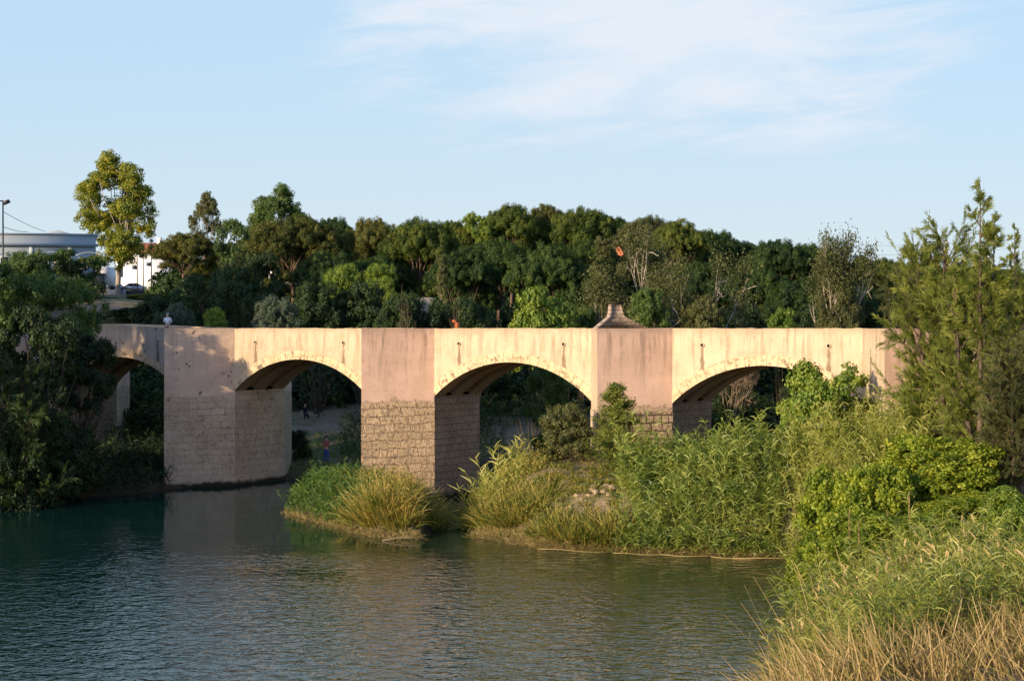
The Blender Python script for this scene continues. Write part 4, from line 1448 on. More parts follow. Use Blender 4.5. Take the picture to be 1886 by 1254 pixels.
a.tube([(-0.6, 0, 0), (0, 0.05, 0.10), (0.7, -0.05, 0.14), (1.3, 0.1, 0.02)], [0.035, 0.03, 0.025, 0.012], 6)
a.tube([(0.2, 0, 0.1), (0.6, 0.2, 0.3)], [0.02, 0.008], 5)
C.objects.unlink(bx)
bx = a.build('driftwood_branch', GL['twig'], loc=(wx(730, 72.8), 72.4, 0.03))
tag(bx, 'pale driftwood branch lying at the waterline of the island', 'branch')

# ---------------------------------------------------------------- right bank, from the bridge towards the camera
A_ = Acc()
for px, Y, r, n, ln in [(905, 76.5, 1.2, 1500, 1.9), (930, 75, 1.1, 1300, 1.7), (955, 74, 1.0, 1300, 1.6), (985, 73.5, 1.0, 1200, 1.5), (900, 80, 1.4, 1100, 1.9), (940, 78.5, 1.3, 1200, 1.6)]:
    tuft(rs, A_, wx(px, Y), Y, 0.3, r, n // 2, ln, 0.042, 0.8, 0.5, zfun=G, tone=(0.0, 1.0))
pp_ = in_poly(rs, [(-2.0, 79), (-1.5, 74.6), (1.3, 71.3), (2.4, 74), (0.5, 79)], 2600)
zz = G(pp_[:, 0], pp_[:, 1]) + rs.uniform(0.2, 1.45, 2600)
add_leaves(A_, rs, np.stack([pp_[:, 0], pp_[:, 1], zz], 1), rdir(rs, 2600), 0.13, 0.3, rs.uniform(0.3, 1, 2600))
tag(A_.build('sedge_mound', GL['mixgrass']), 'rust-tinged sedge at the left tip of the right bank', 'grass tuft')
A_ = Acc()
for px, Y, r, n, ln in [(1010, 71.4, 0.7, 1000, 1.35), (1040, 70.6, 0.7, 1000, 1.4), (1075, 70.2, 0.7, 1000, 1.45), (1110, 69.9, 0.7, 1000, 1.6), (1140, 69.7, 0.8, 900, 1.8)]:
    tuft(rs, A_, wx(px, Y), Y, 0.1, r, n // 2, ln, 0.042, 0.7, 0.45, zfun=G, tone=(0.0, 1.0))
tag(A_.build('sedge_fringe', GL['mixgrass']), 'tan and green sedge fringe below the bare bank', 'grass tuft')
A_ = Acc()
sh = np.array([(-1.7, 74.2), (1.3, 70.0), (4.7, 68.7), (11.1, 67.0)])
for i in range(44):
    t = i / 43 * (len(sh) - 1)
    k = min(int(t), len(sh) - 2)
    p = sh[k] * (1 - t + k) + sh[k + 1] * (t - k)
    tuft(rs, A_, p[0] + 0.1, p[1] + 0.4, 0.05, 0.6, 240, 0.75, 0.018, 1.0, 0.8, tone=(0.1, 0.9), zfun=G)
tag(A_.build('dry_grass', GL['dry']), 'dry matted grass along the edge of the right bank', 'grass', kind='stuff')
A_ = Acc()
n = 17000
xy = in_poly(rs, [(-1.2, 79), (0, 73.5), (3, 72), (9, 71), (16, 72), (22, 78), (20, 92), (2, 92), (-0.5, 86)], n)
add_blades(A_, rs, np.stack([xy[:, 0], xy[:, 1], G(xy[:, 0], xy[:, 1]) - 0.02], 1), rdir(rs, n) * 0.7 + np.array([0, 0, 1.0]), rs.uniform(0.12, 0.42, n), 0.022, 0.4, 3, rs.rand(n))
tag(A_.build('grass', GL['mixgrass']), 'sparse dry and green grass on the top of the right bank', 'grass', kind='stuff')

A_ = Acc()
for i in range(60):
    px, Y = rs.uniform(985, 1150), rs.uniform(71.0, 78)
    tuft(rs, A_, wx(px, Y), Y, 0.1, 0.22, 70, 0.55, 0.03, 0.9, 0.6, zfun=G, tone=(0.0, 1.0))
tag(A_.build('grass_tussocks', GL['mixgrass']), 'small rusty tussocks dotted over the bare bank', 'grass', kind='stuff')
# canes with long blades by the channel
A_ = Acc()
xy = in_poly(rs, [(-2.0, 82), (-1.6, 76.5), (0.2, 76), (0.6, 80), (-0.8, 84)], 85)
reeds(rs, A_, xy, 1.9, 0.8, 0.055, 10, lean=0.45, tone=(0.3, 1.0), droop=0.25)
tag(A_.build('reed_clump', GL['reed_tan']), 'spiky yellow-green reeds beside the dark channel', 'reeds')

# pale stones in the bare bank face
rocks = []
for i in range(34):
    px = rs.uniform(1000, 1140)
    Y = rs.normal(72.2, 0.6)
    x = wx(px, Y)
    a = Acc()
    s = 0.05 + 0.14 * rs.rand() ** 2
    d = rdir(rs, 14)
    th = np.linspace(0, 2 * math.pi, 9)[:-1]
    v, q = [], []
    for j, ph in enumerate((-0.9, -0.35, 0.3, 0.95)):
        for t in th:
            k = s * rs.uniform(0.65, 1.3)
            v.append((k * 1.5 * math.cos(t) * math.cos(ph), k * math.sin(t) * math.cos(ph), k * 0.7 * math.sin(ph)))
    for j in range(3):
        for t in range(8):
            q.append([j * 8 + t, j * 8 + (t + 1) % 8, (j + 1) * 8 + (t + 1) % 8, (j + 1) * 8 + t])
    v += [(0, 0, -s * 0.62), (0, 0, s * 0.62)]
    tt = [[32, (t + 1) % 8, t] for t in range(8)] + [[33, 24 + t, 24 + (t + 1) % 8] for t in range(8)]
    a.add(v, q=q, t=tt)
    rocks.append(a)
    o = a.build('stone', M['rock'] if 'rock' in M else M.setdefault('rock', plain('pale_limestone', (0.34, 0.26, 0.17), 0.9, 0.1, var=0.3, sc=5)), smooth=False, loc=(x, Y, gz(x, Y) - s * 0.1))
    o.rotation_euler = (0, 0, rs.uniform(0, 6))
    tag(o, 'pale limestone lump half buried in the bare bank face', 'stone', 'limestone lumps in the bank')

# trees and bushes standing on the right bank
plant_px('shrub0', 1040, 744, 130, 80, 'olive brown round bush in front of the middle arch', 'bush', leaf='olive')
plant_px('conifer', 1135, 703, 125, 76.5, 'small pointed conifer in front of the pier with the pinnacle', 'conifer', leaf='feather')
plant_px('leafy', 1525, 668, 205, 73, 'bright green leafy bush in front of the right-hand arch', 'bush', leaf='bright')
plant_px('shrub1', 1590, 730, 60, 74, 'olive bush behind the right side of the bright leafy bush', 'bush', leaf='olive')


def reed_stand(name, label, poly, n, H, mat, seed, **kw):
    r_ = np.random.RandomState(seed)
    A_ = Acc()
    xy = in_poly(r_, poly, n)
    reeds(r_, A_, xy, H, **kw)
    return tag(A_.build(name, mat), label, 'reeds')


# giant reed thicket, three masses
reed_stand('giant_reed_thicket', 'dense fresh green reed thicket right of the bare bank', [(4.9, 68.9), (10.9, 67.2), (12.2, 71), (9.5, 74.5), (5.0, 73)], 760, 3.25, GL['reed'], 31,
           leafL=0.62, w=0.05, nleaf=24, lean=0.30)
reed_stand('reed_thicket', 'lower reed growth in front of the small conifer', [(4.6, 72), (6.6, 71), (7.6, 74), (5.4, 74)], 150, 1.9, GL['reed'], 32, leafL=0.6, w=0.05, nleaf=18, lean=0.3)
reed_stand('reed_mound', 'yellowish reed mound behind the round-leaved bush', [(11.6, 66), (13.6, 64), (16.8, 66), (17, 71), (12.6, 71.5)], 700, 4.1, GL['reed_tan'], 33,
           leafL=0.6, w=0.04, nleaf=24, lean=0.32)
reed_stand('reed_drift', 'tan drooping reeds at the water corner of the right bank', [(11.2, 67), (12.3, 62.5), (14, 62.5), (13.6, 66.5)], 200, 2.2, GL['reed_tan'], 34, leafL=0.6, w=0.035, nleaf=20, lean=0.55, droop=0.8)

# round-leaved climber bush, large, two mounds
t, c = make_tree('shrub', 131, 3.6, 2.2, None, None, size=0.095, sub_r=0.24, per=52, trunk=0.06, asp=0.95, density=1.15, outw=0.5, under=0.8)
reg('ivy', 'round_leaved_bush', [('stem', t, BK['brown']), ('foliage', c, GL['ivy'])], 3.6, 2.2)
plant_px('ivy', 1585, 850, 250, 58, 'glossy round-leaved bush, left mound above the dry grass', 'bush', leaf='ivy')
plant_px('ivy', 1745, 805, 260, 59.5, 'glossy round-leaved bush, tall right mound below the feathery tree', 'bush', leaf='ivy')
plant_px('ivy', 1530, 985, 170, 56.5, 'round-leaved bush at the water corner, lowest on the left', 'bush', leaf='ivy')
plant_px('ivy', 1810, 905, 240, 56, 'round-leaved bush to the right of the seed plumes', 'bush', leaf='ivy')
plant_px('leafy', 1690, 800, 190, 63, 'yellowish leafy bush behind the round-leaved bushes', 'bush', leaf='ivy')
plant_px('ivy', 1660, 940, 300, 54, 'low skirt of round-leaved bush just above the dry grass', 'bush', leaf='ivy')
plant_px('leafy', 1890, 895, 170, 53, 'yellow-green leafy bush cut by the right edge', 'bush', leaf='bright')
plant_px('leafy', 1895, 1040, 150, 48, 'low leafy bush in the lower right corner', 'bush', leaf='bright')

# feathery evergreens
t, c = feather_tree(141, 11, 3.2, nl=36, needles=440, leaders=((0, 0, 1.0), (0.5, -0.3, 0.88), (-1.0, 0.4, 0.70), (1.3, 0.5, 0.62), (-0.5, -0.8, 0.78)), start=0.10)
reg('feather0', 'feathery_tree', [('trunk', t, BK['brown']), ('crown', c, GL['feather'])], 11, 3.0)
plant_px('feather0', 1805, 343, 262, 64, 'tall feathery evergreen with a pointed open top at the right', 'tree', rz=0.3)
plant_px('feather0', 1868, 420, 150, 68, 'second feathery spire near the right edge', 'tree', rz=2.2, leaf='feather')
plant_px('feather1', 1738, 448, 250, 68, 'broad feathery tree left of the tall pointed one', 'tree', rz=1.1, leaf='feather')
plant_px('feather1', 1695, 468, 160, 76, 'pale feathery tree at the end of the cream parapet', 'tree', rz=3.0, leaf='olive')
plant_px('feather1', 1870, 640, 200, 59, 'dark feathery boughs hanging low at the right edge', 'tree', rz=4.0, leaf='olive')

# foreground dry grass and canes
A_ = Acc()
n = 8500
xy = in_poly(rs, [(6.4, 42), (7.9, 44), (9.2, 48.5), (10.4, 51), (13.0, 49.5), (16.0, 47), (17, 42), (15, 36), (6, 36)], n)
d = rdir(rs, n) * 0.5 + np.array([-0.28, -0.05, 1.0]) + np.stack([0.35 * np.sin(xy[:, 0] * 3 + xy[:, 1] * 2), np.zeros(n), np.zeros(n)], 1)
add_blades(A_, rs, np.stack([xy[:, 0], xy[:, 1], G(xy[:, 0], xy[:, 1]) - 0.03], 1), d, rs.uniform(0.5, 2.2, n), 0.028, 0.28 * rs.uniform(0.2, 1.6, n), 4, rs.rand(n) ** 0.8)
xy = in_poly(rs, [(6.6, 42.5), (9.2, 48.5), (10.4, 51), (13.0, 49.5), (16.0, 47), (17, 42), (15, 38)], 9000)
n = len(xy)
add_blades(A_, rs, np.stack([xy[:, 0], xy[:, 1], G(xy[:, 0], xy[:, 1]) - 0.03], 1), rdir(rs, n) * 0.75 + np.array([-0.1, 0, 1.0]), rs.uniform(0.6, 2.3, n), 0.02, rs.uniform(0.1, 0.9, n), 5, rs.uniform(0, 0.5, n))
k = 260
hx = in_poly(rs, [(6.6, 42.5), (9.2, 48.5), (13.0, 49.5), (16.0, 46), (15, 40)], k)
add_blades(A_, rs, np.stack([hx[:, 0], hx[:, 1], G(hx[:, 0], hx[:, 1]) + rs.uniform(1.2, 2.0, k)], 1), rdir(rs, k) * 0.5 + np.array([-0.3, 0, 1.0]), rs.uniform(0.3, 0.5, k), 0.06, 0.3, 4, rs.uniform(0.6, 1, k), 'plume')
tag(A_.build('dry_grass', GL['dry']), 'tall straw-coloured grass filling the lower right corner', 'grass', kind='stuff')
A_ = Acc()
xy = in_poly(rs, [(6.9, 42.6), (9.2, 48.5), (10.6, 52), (14, 51), (16.2, 42), (8, 38)], 1150)
reeds(rs, A_, xy, 2.5, 0.55, 0.032, 22, lean=0.45, tone=(0.0, 1.0))
tag(A_.build('reed_bed', GL['reed_tan']), 'green reeds mixed into the straw grass of the lower right corner', 'reeds', kind='stuff')
A_ = Acc()
xy = in_poly(rs, [(6.9, 42.5), (8.9, 48.5), (10.2, 52), (11.2, 52), (10, 46), (8.4, 42)], 34)
z_ = G(xy[:, 0], xy[:, 1])
add_blades(A_, rs, np.stack([xy[:, 0], xy[:, 1], z_], 1), rs.normal(0, 0.15, (34, 3)) + np.array([-0.38, 0, 1.0]), rs.uniform(2.0, 3.4, 34), 0.026, 0.08, 5, 0.9, 'stem')
tag(A_.build('cane_stems', GL['dry']), 'bare tan canes leaning out over the water', 'canes')
for i, (px, ty, Y) in enumerate([(1565, 938, 52), (1635, 938, 53), (1675, 905, 52), (1582, 958, 51)]):
    x = wx(px, Y)
    g = gz(x, Y)
    h = wz(ty, Y) - g
    st = Acc()
    st.tube([(0, 0, -0.2), (0.03, 0, h * 0.5), (0.0, 0, h * 0.82)], [0.016, 0.013, 0.01], 5)
    pl = Acc()
    k = 260
    u_ = rs.rand(k)
    root = np.stack([np.zeros(k), np.zeros(k), h * (0.70 + 0.24 * u_)], 1)
    add_blades(pl, rs, root, rdir(rs, k) * 0.16 + np.array([0, 0, 1.0]), h * 0.07, 0.02, 0.05, 3, rs.rand(k))
    r = empty('seed_plume', (x, Y, g))
    tag(r, ['tan seed plume standing leftmost before the round-leaved bush', 'tan seed plume right of the middle of the round-leaved bush', 'tallest and thinnest tan seed plume', 'shortest tan seed plume, second from the left'][i], 'seed plume', 'seed plumes above the dry grass')
    st.build('stalk', GL['dry'], r)
    pl.build('plume', GL['dry'], r)

# fallen canes floating along the bank
for i, (p0, p1, Y0, Y1) in enumerate([(990, 1120, 69.6, 68.6), (1130, 1245, 68.2, 67.9), (1215, 1320, 67.8, 67.3), (1310, 1440, 67.2, 66.6), (1350, 1480, 67.0, 66.5)]):
    a = Acc()
    x0, x1 = wx(p0, Y0), wx(p1, Y1)
    pts = [(x0 + (x1 - x0) * t, Y0 + (Y1 - Y0) * t + 0.07 * math.sin(t * 5 + i), 0.03 + 0.02 * math.sin(t * 7 + i)) for t in np.linspace(0, 1, 7)]
    a.tube(pts, np.linspace(0.03, 0.014, 7), 6)
    tag(a.build('floating_cane', GL['dry']), ['floating cane below the sedge fringe, farthest left', 'short floating cane left of the green reed thicket', 'floating cane under the left half of the reed thicket',
                                              'longest floating cane under the reed thicket', 'floating cane at the shaded water corner'][i], 'cane', 'canes floating along the right bank')

# reeds leaning over the water so that the bank edge is hidden
r2 = np.random.RandomState(77)
for (pa, pb, n, H, mt, lab) in (((4.9, 68.75), (11.3, 66.9), 170, 1.7, 'reed', 'green reeds leaning over the water below the reed thicket'),):
    A_ = Acc()
    u_ = r2.rand(n)[:, None]
    xy = np.array(pa) * (1 - u_) + np.array(pb) * u_ + r2.normal(0, 0.12, (n, 2)) + np.array([0, 0.15])
    reeds(r2, A_, xy, H, 0.55, 0.045, 16, lean=0.9, droop=0.6)
    tag(A_.build('leaning_reeds', GL[mt]), lab, 'reeds')

# ---------------------------------------------------------------- town on the left
M['white_wall'] = plain('white_wall', (0.78, 0.78, 0.78), 0.85, var=0.05, sc=0.6)
M['grey_wall'] = plain('blue_grey_wall', (0.44, 0.50, 0.51), 0.85, var=0.06, sc=0.6)
M['grey_trim'] = plain('pale_grey_trim', (0.46, 0.53, 0.56), 0.8, var=0.05)
M['cornice_dark'] = plain('dark_grey_cornice', (0.30, 0.36, 0.39), 0.8, var=0.05)
M['glass'] = plain('window_glass', (0.02, 0.025, 0.03), 0.1, 0.6)
M['terracotta'] = plain('terracotta_tiles', (0.38, 0.11, 0.055), 0.85, var=0.35, sc=3)
M['silver'] = plain('silver_paint', (0.50, 0.51, 0.53), 0.3, 0.5, 0.6, var=0.02)
M['dark_paint'] = plain('dark_paint', (0.03, 0.035, 0.045), 0.3, 0.5, var=0.02)
M['rubber'] = plain('tyre_rubber', (0.02, 0.02, 0.02), 0.9)
M['steel'] = plain('galvanised_steel', (0.35, 0.37, 0.40), 0.5, 0.5, 0.3)

Y = 215.0
bl = empty('office_building', (wx(-260, Y), Y, gz(wx(0, Y), Y)), rad(15))
tag(bl, 'two-storey pale blue-grey building with cornice and low gable behind the left trees', 'building')
LW = (wx(172, Y) - wx(-260, Y)) * 0.98
ht = wz(428, Y) - bl.location.z
a = Acc(); a.box((0, 0, -1), (LW, 14, ht)); a.build('wall', M['grey_wall'], bl)
a = Acc(); a.box((-0.3, -0.45, ht - 1.55), (LW + 0.3, -0.003, ht - 1.15)); a.build('cornice', M['cornice_dark'], bl)
a = Acc(); a.box((-0.2, -0.22, ht), (LW + 0.2, 14.2, ht + 0.22)); a.build('parapet_coping', M['grey_trim'], bl)
k = 0
x = 1.2
while x < LW - 1:
    a = Acc(); a.box((x, -0.10, -1), (x + 0.55, -0.002, ht - 1.56)); a.build('pilaster', M['grey_wall'], bl)
    for q in (1.35, 3.05):
        if x + q + 1.2 < LW:
            a = Acc()
            fx, fz = x + q, ht - 4.6
            for lo, hi in (((fx, -0.06, fz), (fx + 1.2, 0.0, fz + 0.1)), ((fx, -0.06, fz + 1.5), (fx + 1.2, 0.0, fz + 1.6)), ((fx, -0.06, fz + 0.1), (fx + 0.1, 0.0, fz + 1.5)), ((fx + 1.1, -0.06, fz + 0.1), (fx + 1.2, 0.0, fz + 1.5)), ((fx + 0.56, -0.06, fz + 0.1), (fx + 0.64, 0.0, fz + 1.5))):
                a.box(lo, hi)
            w_ = a.build('window', M['grey_trim'], bl)
            a = Acc(); a.box((fx + 0.1, -0.02, fz + 0.1), (fx + 1.1, -0.012, fz + 1.5)); a.build('pane', M['glass'], w_)
    # shallow arched moulding over each pair
    a = Acc()
    pts = [(x + 1.0 + 3.6 * t, -0.05, ht - 2.75 + 0.45 * math.sin(math.pi * t)) for t in np.linspace(0, 1, 9)]
    a.tube(pts, 0.045, 5); a.build('moulding', M['grey_wall'], bl)
    x += 5.1
a = Acc()
gx0, gx1 = wx(88, Y) - bl.location.x - 1.8, wx(88, Y) - bl.location.x + 2.4
a.add([(gx0, 2, ht + .22), (gx1, 2, ht + .22), ((gx0 + gx1) / 2, 2, ht + .85), (gx0, 10, ht + .22), (gx1, 10, ht + .22), ((gx0 + gx1) / 2, 10, ht + .85)],
      q=[[0, 2, 5, 3], [2, 1, 4, 5]], t=[[0, 1, 2], [3, 5, 4]])
a.build('roof_gable', M['grey_wall'], bl)

Y = 300.0
g0 = gz(wx(250, Y), Y)
hs = empty('white_house', (wx(213, Y), Y, g0), rad(3))
tag(hs, 'white house with a red tiled roof behind the tall eucalyptus trunks', 'house')
w_ = wx(330, Y) - wx(213, Y)
hh = wz(464, Y) - g0
a = Acc(); a.box((0, 0, -1), (w_, 9, hh)); a.build('wall', M['white_wall'], hs)
a = Acc()
a.add([(-0.5, -0.5, hh), (w_ + .5, -0.5, hh), (w_ + .5, 9.5, hh), (-0.5, 9.5, hh), (3.5, 4.5, hh + 1.9), (w_ - 1, 4.5, hh + 1.9), (-0.5, -0.5, hh - 0.15), (w_ + .5, -0.5, hh - 0.15), (w_ + .5, 9.5, hh - .15), (-0.5, 9.5, hh - .15)],
      q=[[0, 1, 5, 4], [2, 3, 4, 5], [6, 7, 1, 0], [8, 9, 3, 2], [7, 8, 2, 1], [9, 6, 0, 3], [9, 8, 7, 6]], t=[[1, 2, 5], [3, 0, 4]])
rf = a.build('roof', M['terracotta'], hs)
a = Acc(); a.box((7.2, 2.2, hh + 0.4), (8.0, 3.0, hh + 2.6)); a.box((7.1, 2.1, hh + 2.6), (8.1, 3.1, hh + 2.75)); a.build('chimney', M['white_wall'], rf)
for fx, fz in ((1.2, hh - 1.0), (4.2, hh - 1.0), (7.4, hh - 1.0), (3.0, hh - 3.2), (5.6, hh - 2.6), (8.6, hh - 3.2)):
    a = Acc(); a.box((fx, -0.05, fz - 0.05), (fx + 0.9, 0.0, fz + 0.02)); a.box((fx, -0.05, fz + 0.62), (fx + 0.9, 0.0, fz + 0.7))
    wd = a.build('window', M['grey_trim'], hs)
    a = Acc(); a.box((fx + 0.03, -0.03, fz + 0.02), (fx + 0.87, -0.01, fz + 0.62)); a.build('pane', M['glass'], wd)

Y = 262.0
g0 = gz(wx(185, Y), Y)
sh_ = empty('white_truck', (wx(168, Y), Y, wz(536, Y)), 0)
tag(sh_, 'plain white box truck parked left of the pale eucalyptus trunks', 'truck')
a = Acc(); a.box((0, 0, 1.0), (2.6, 6, 3.9)); a.build('cargo_box', M['white_wall'], sh_)
a = Acc(); a.box((0.1, -1.6, 0.5), (2.5, -0.05, 2.4)); a.box((0.2, -1.5, 2.4), (2.4, -0.1, 2.8)); a.build('cab', M['dark_paint'], sh_)
for wx_ in (0.15, 2.15):
    for wy_ in (-0.9, 4.5):
        a = Acc(); a.tube([(wx_, wy_, 0.45), (wx_ + 0.3, wy_, 0.45)], 0.45, 14); a.build('wheel', M['rubber'], sh_)
PADZ = wz(536, 258)
a = Acc(); a.box((wx(150, 258), 252, PADZ - 6), (wx(330, 258), 290, PADZ))
tag(a.build('car_park', M['asphalt']), kind='structure')
a = Acc(); a.box((wx(196, 250), 250.5, PADZ - 6), (wx(227, 250), 251.9, PADZ + 0.05))
tag(a.build('retaining_wall', M['concrete']), 'short pale concrete wall under the eucalyptus trunks', 'wall')


def car(name, label, loc, rz, paint):
    r = empty(name, loc, rz)
    tag(r, label, 'car', 'cars parked near the white house')
    prof = [(-2.1, 0.35), (-2.15, 0.75), (-1.95, 0.92), (-1.2, 1.0), (-0.55, 1.42), (0.75, 1.45), (1.55, 1.02), (2.05, 0.9), (2.12, 0.55), (2.05, 0.32)]
    a = Acc()
    n = len(prof)
    v = [(x, -0.85 + (0.12 if z > 1.1 else 0), z) for x, z in prof] + [(x, 0.85 - (0.12 if z > 1.1 else 0), z) for x, z in prof]
    q = [[i, (i + 1) % n, (i + 1) % n + n, i + n] for i in range(n)]
    t = []
    for i in range(1, n - 1):
        t += [[0, i + 1, i], [n, n + i, n + i + 1]]
    a.add(v, q=[x[::-1] for x in q], t=[x[::-1] for x in t])
    a.build('body', paint, r)
    for s in (-1, 1):
        a = Acc()
        y = s * 0.80
        a.add([(-0.95, y + s * 0.065, 1.03), (-0.5, y - s * 0.05, 1.34), (0.1, y - s * 0.05, 1.37), (0.1, y + s * 0.065, 1.03), (0.18, y + s * 0.065, 1.03), (0.18, y - s * 0.05, 1.37), (0.72, y - s * 0.05, 1.36), (1.25, y + s * 0.065, 1.05)], q=[[0, 1, 2, 3], [4, 5, 6, 7]])
        a.build('window', M['glass'], r)
    a = Acc(); a.add([(-1.17, -0.7, 1.035), (-0.6, -0.62, 1.41), (-0.6, 0.62, 1.41), (-1.17, 0.7, 1.035)], q=[[0, 1, 2, 3]]); a.build('windscreen', M['glass'], r)
    for x in (-1.35, 1.3):
        for y in (-0.88, 0.68):
            a = Acc(); a.tube([(x, y, 0.32), (x, y + 0.2, 0.32)], 0.33, 16)
            wl = a.build('wheel', M['rubber'], r)
            a = Acc(); a.tube([(x, y - 0.01, 0.32), (x, y + 0.21, 0.32)], 0.19, 12); a.build('rim', M['silver'], wl)


car('parked_car', 'silver parked car below the white house', (wx(244, 266), 266, PADZ), rad(14), M['silver'])
car('parked_car', 'dark parked car left of the silver one', (wx(212, 270), 270, PADZ), rad(80), M['dark_paint'])


def pole(name, label, px, ty, Y, base, r=0.09, lamp=False, z0=None):
    x = wx(px, Y)
    h = wz(ty, Y) - base
    e = empty(name, (x, Y, base))
    a = Acc(); a.tube([(0, 0, -0.3), (0, 0, h)], [r, r * 0.7], 8); a.build('post', M['iron'], e)
    return e, h


for px, ty, lab in ((253, 452, 'left one of the thin dark lamp posts before the white house'), (264, 462, 'middle thin dark lamp post before the white house'), (279, 446, 'right one of the thin dark lamp posts before the white house')):
    e, h = pole('lamp_post', '', px, ty, 262, PADZ, 0.10)
    tag(e, lab, 'lamp post', 'lamp posts before the white house')
    a = Acc(); a.box((-0.3, -0.2, h), (0.3, 0.2, h + 0.25)); a.box((-0.2, -0.12, h + 0.25), (0.2, 0.12, h + 0.5)); a.build('lantern', M['iron'], e)
e, h = pole('sign_post', '', 220, 510, 252, PADZ, 0.07)
tag(e, 'grey rectangular signboard on a post beside the eucalyptus trunks', 'sign')
a = Acc(); a.box((-0.55, -0.08, h - 0.05), (0.6, -0.04 + 0.02, h + 1.75)); a.build('board', M['steel'], e)

e, h = pole('floodlight_mast', '', 6, 370, 150, gz(wx(6, 150), 150), 0.10)
tag(e, 'black floodlight mast at the left edge with a tilted lamp', 'mast')
a = Acc(); a.obox((0.35, -0.1, h - 0.15), (0.28, 0, 0.12), (0, 0.2, 0), (-0.06, 0, 0.13)); a.build('floodlight', M['iron'], e)
a = Acc(); a.tube([(0, 0, h - 0.02), (-1.2, 0, h - 0.02)], 0.06, 6); a.build('cross_arm', M['iron'], e)
mz = h + e.location.z
for i, (z0, z1, px1) in enumerate(((mz - 1.0, wz(427, 214), 84), (mz - 2.4, wz(427, 214), 52))):
    a = Acc()
    p0 = np.array([e.location.x, 150, z0]); p1 = np.array([wx(px1, 214), 214, z1])
    a.tube([p0 + (p1 - p0) * t - np.array([0, 0, 0.15 * math.sin(math.pi * t)]) for t in np.linspace(0, 1, 12)], 0.03, 4)
    tag(a.build('power_cable', M['iron']), ('upper cable from the floodlight mast to the grey building', 'lower cable from the floodlight mast to the grey building')[i], 'cable', 'cables from the mast')

# far lattice mast and the low white wall and shed seen through the wood
Y = 620.0
x = wx(1743, Y)
g = gz(x, Y)
h = wz(445, Y) - g
e = empty('radio_mast', (x, Y, g))
tag(e, 'thin far red and white lattice mast above the right trees', 'mast')
a = Acc()
for k in range(3):
    a_ = k * 2.094
    a.tube([(0.7 * math.cos(a_), 0.7 * math.sin(a_), 0), (0.5 * math.cos(a_), 0.5 * math.sin(a_), h)], 0.09, 5)
for z in np.arange(1, h, 1.5):
    for k in range(3):
        a0, a1 = k * 2.094, (k + 1) * 2.094
        a.tube([(0.6 * math.cos(a0), 0.6 * math.sin(a0), z), (0.6 * math.cos(a1), 0.6 * math.sin(a1), z + 1.4)], 0.05, 4)
a.build('lattice', plain('faded_red_paint', (0.62, 0.40, 0.36), 0.7), e)
a = Acc(); a.box((-1.6, -0.4, h * 0.88), (1.6, 0.4, h * 0.88 + 0.5)); a.build('antenna_ring', M['white_wall'], e)
a = Acc()
yy = 127.0
a.box((wx(764, yy), yy, wz(585, yy) - 2.5), (wx(803, yy), yy + 0.3, wz(548, yy)))
tag(a.build('low_wall', plain('weathered_concrete', (0.24, 0.21, 0.17), 0.9, var=0.25, sc=1.2)), 'top of a low pale wall between the pine trunks', 'wall')
a = Acc()
yy = 175.0
a.box((wx(495, yy), yy, gz(wx(515, yy), yy) - 1), (wx(548, yy), yy + 5, wz(498, yy)))
sdx = a.build('shed', M['white_wall'])
tag(sdx, 'white shed wall glimpsed through the brownish pine', 'shed')
a = Acc(); yy = 175.0
a.add([(wx(493, yy), yy - .3, wz(498, yy)), (wx(550, yy), yy - .3, wz(498, yy)), (wx(550, yy), yy + 5.3, wz(492, yy)), (wx(493, yy), yy + 5.3, wz(492, yy))], q=[[0, 1, 2, 3]])
a.build('roof', M['steel'], sdx)

# orange cloth in the spreading tree
M['orange'] = plain('orange_cloth', (0.45, 0.17, 0.09), 0.9, 0.1, var=0.2)
a = Acc()
Yc = 113.0
cx, cz_ = wx(1141, Yc), wz(463, Yc)
v = []
for j in range(6):
    for i in range(6):
        u_, w2 = i / 5 - 0.5, j / 5 - 0.5
        v.append((cx + 0.4 * u_ * (1 - 0.5 * abs(w2)) + 0.25 * w2 * -1, Yc + 0.12 * math.sin(i * 1.7 + j), cz_ + 0.6 * w2 + 0.05 * math.sin(i * 2.1)))
a.add(v, q=[[j * 6 + i, j * 6 + i + 1, (j + 1) * 6 + i + 1, (j + 1) * 6 + i] for j in range(5) for i in range(5)])
tag(a.build('orange_cloth', M['orange']), 'orange cloth caught in the left limbs of the spreading tree', 'cloth')
# rusty bracket on the parapet
a = Acc()
bq = Matrix.Rotation(BANG, 3, 'Z') @ Vector((SP * 1 + 0.9, 4.3, 0))
bp_ = (B0[0] + bq.x, B0[1] + bq.y, 9.4)
a.tube([(0, 0, 0), (0.02, 0, 0.38)], 0.13, 8)
a.tube([(0.0, 0, 0.36), (-0.16, 0, 0.47), (-0.28, 0, 0.46)], [0.1, 0.09, 0.06], 8)
tag(a.build('rusty_bracket', M['rust'], loc=bp_), 'small rusty bent fitting on top of the far parapet', 'bracket')
for i, (ya, yb) in enumerate(((452, 432), (470, 448))):
    a = Acc()
    p0 = np.array([wx(1500, 420), 420, wz(ya, 420)]); p1 = np.array([wx(2100, 420), 420, wz(yb - 20, 420)])
    a.tube([p0 + (p1 - p0) * t - np.array([0, 0, 2 * math.sin(math.pi * t)]) for t in np.linspace(0, 1, 14)], 0.035, 4)
    tag(a.build('power_line', M['steel']), ('upper faint power line over the right trees', 'lower faint power line over the right trees')[i], 'cable', 'power lines')


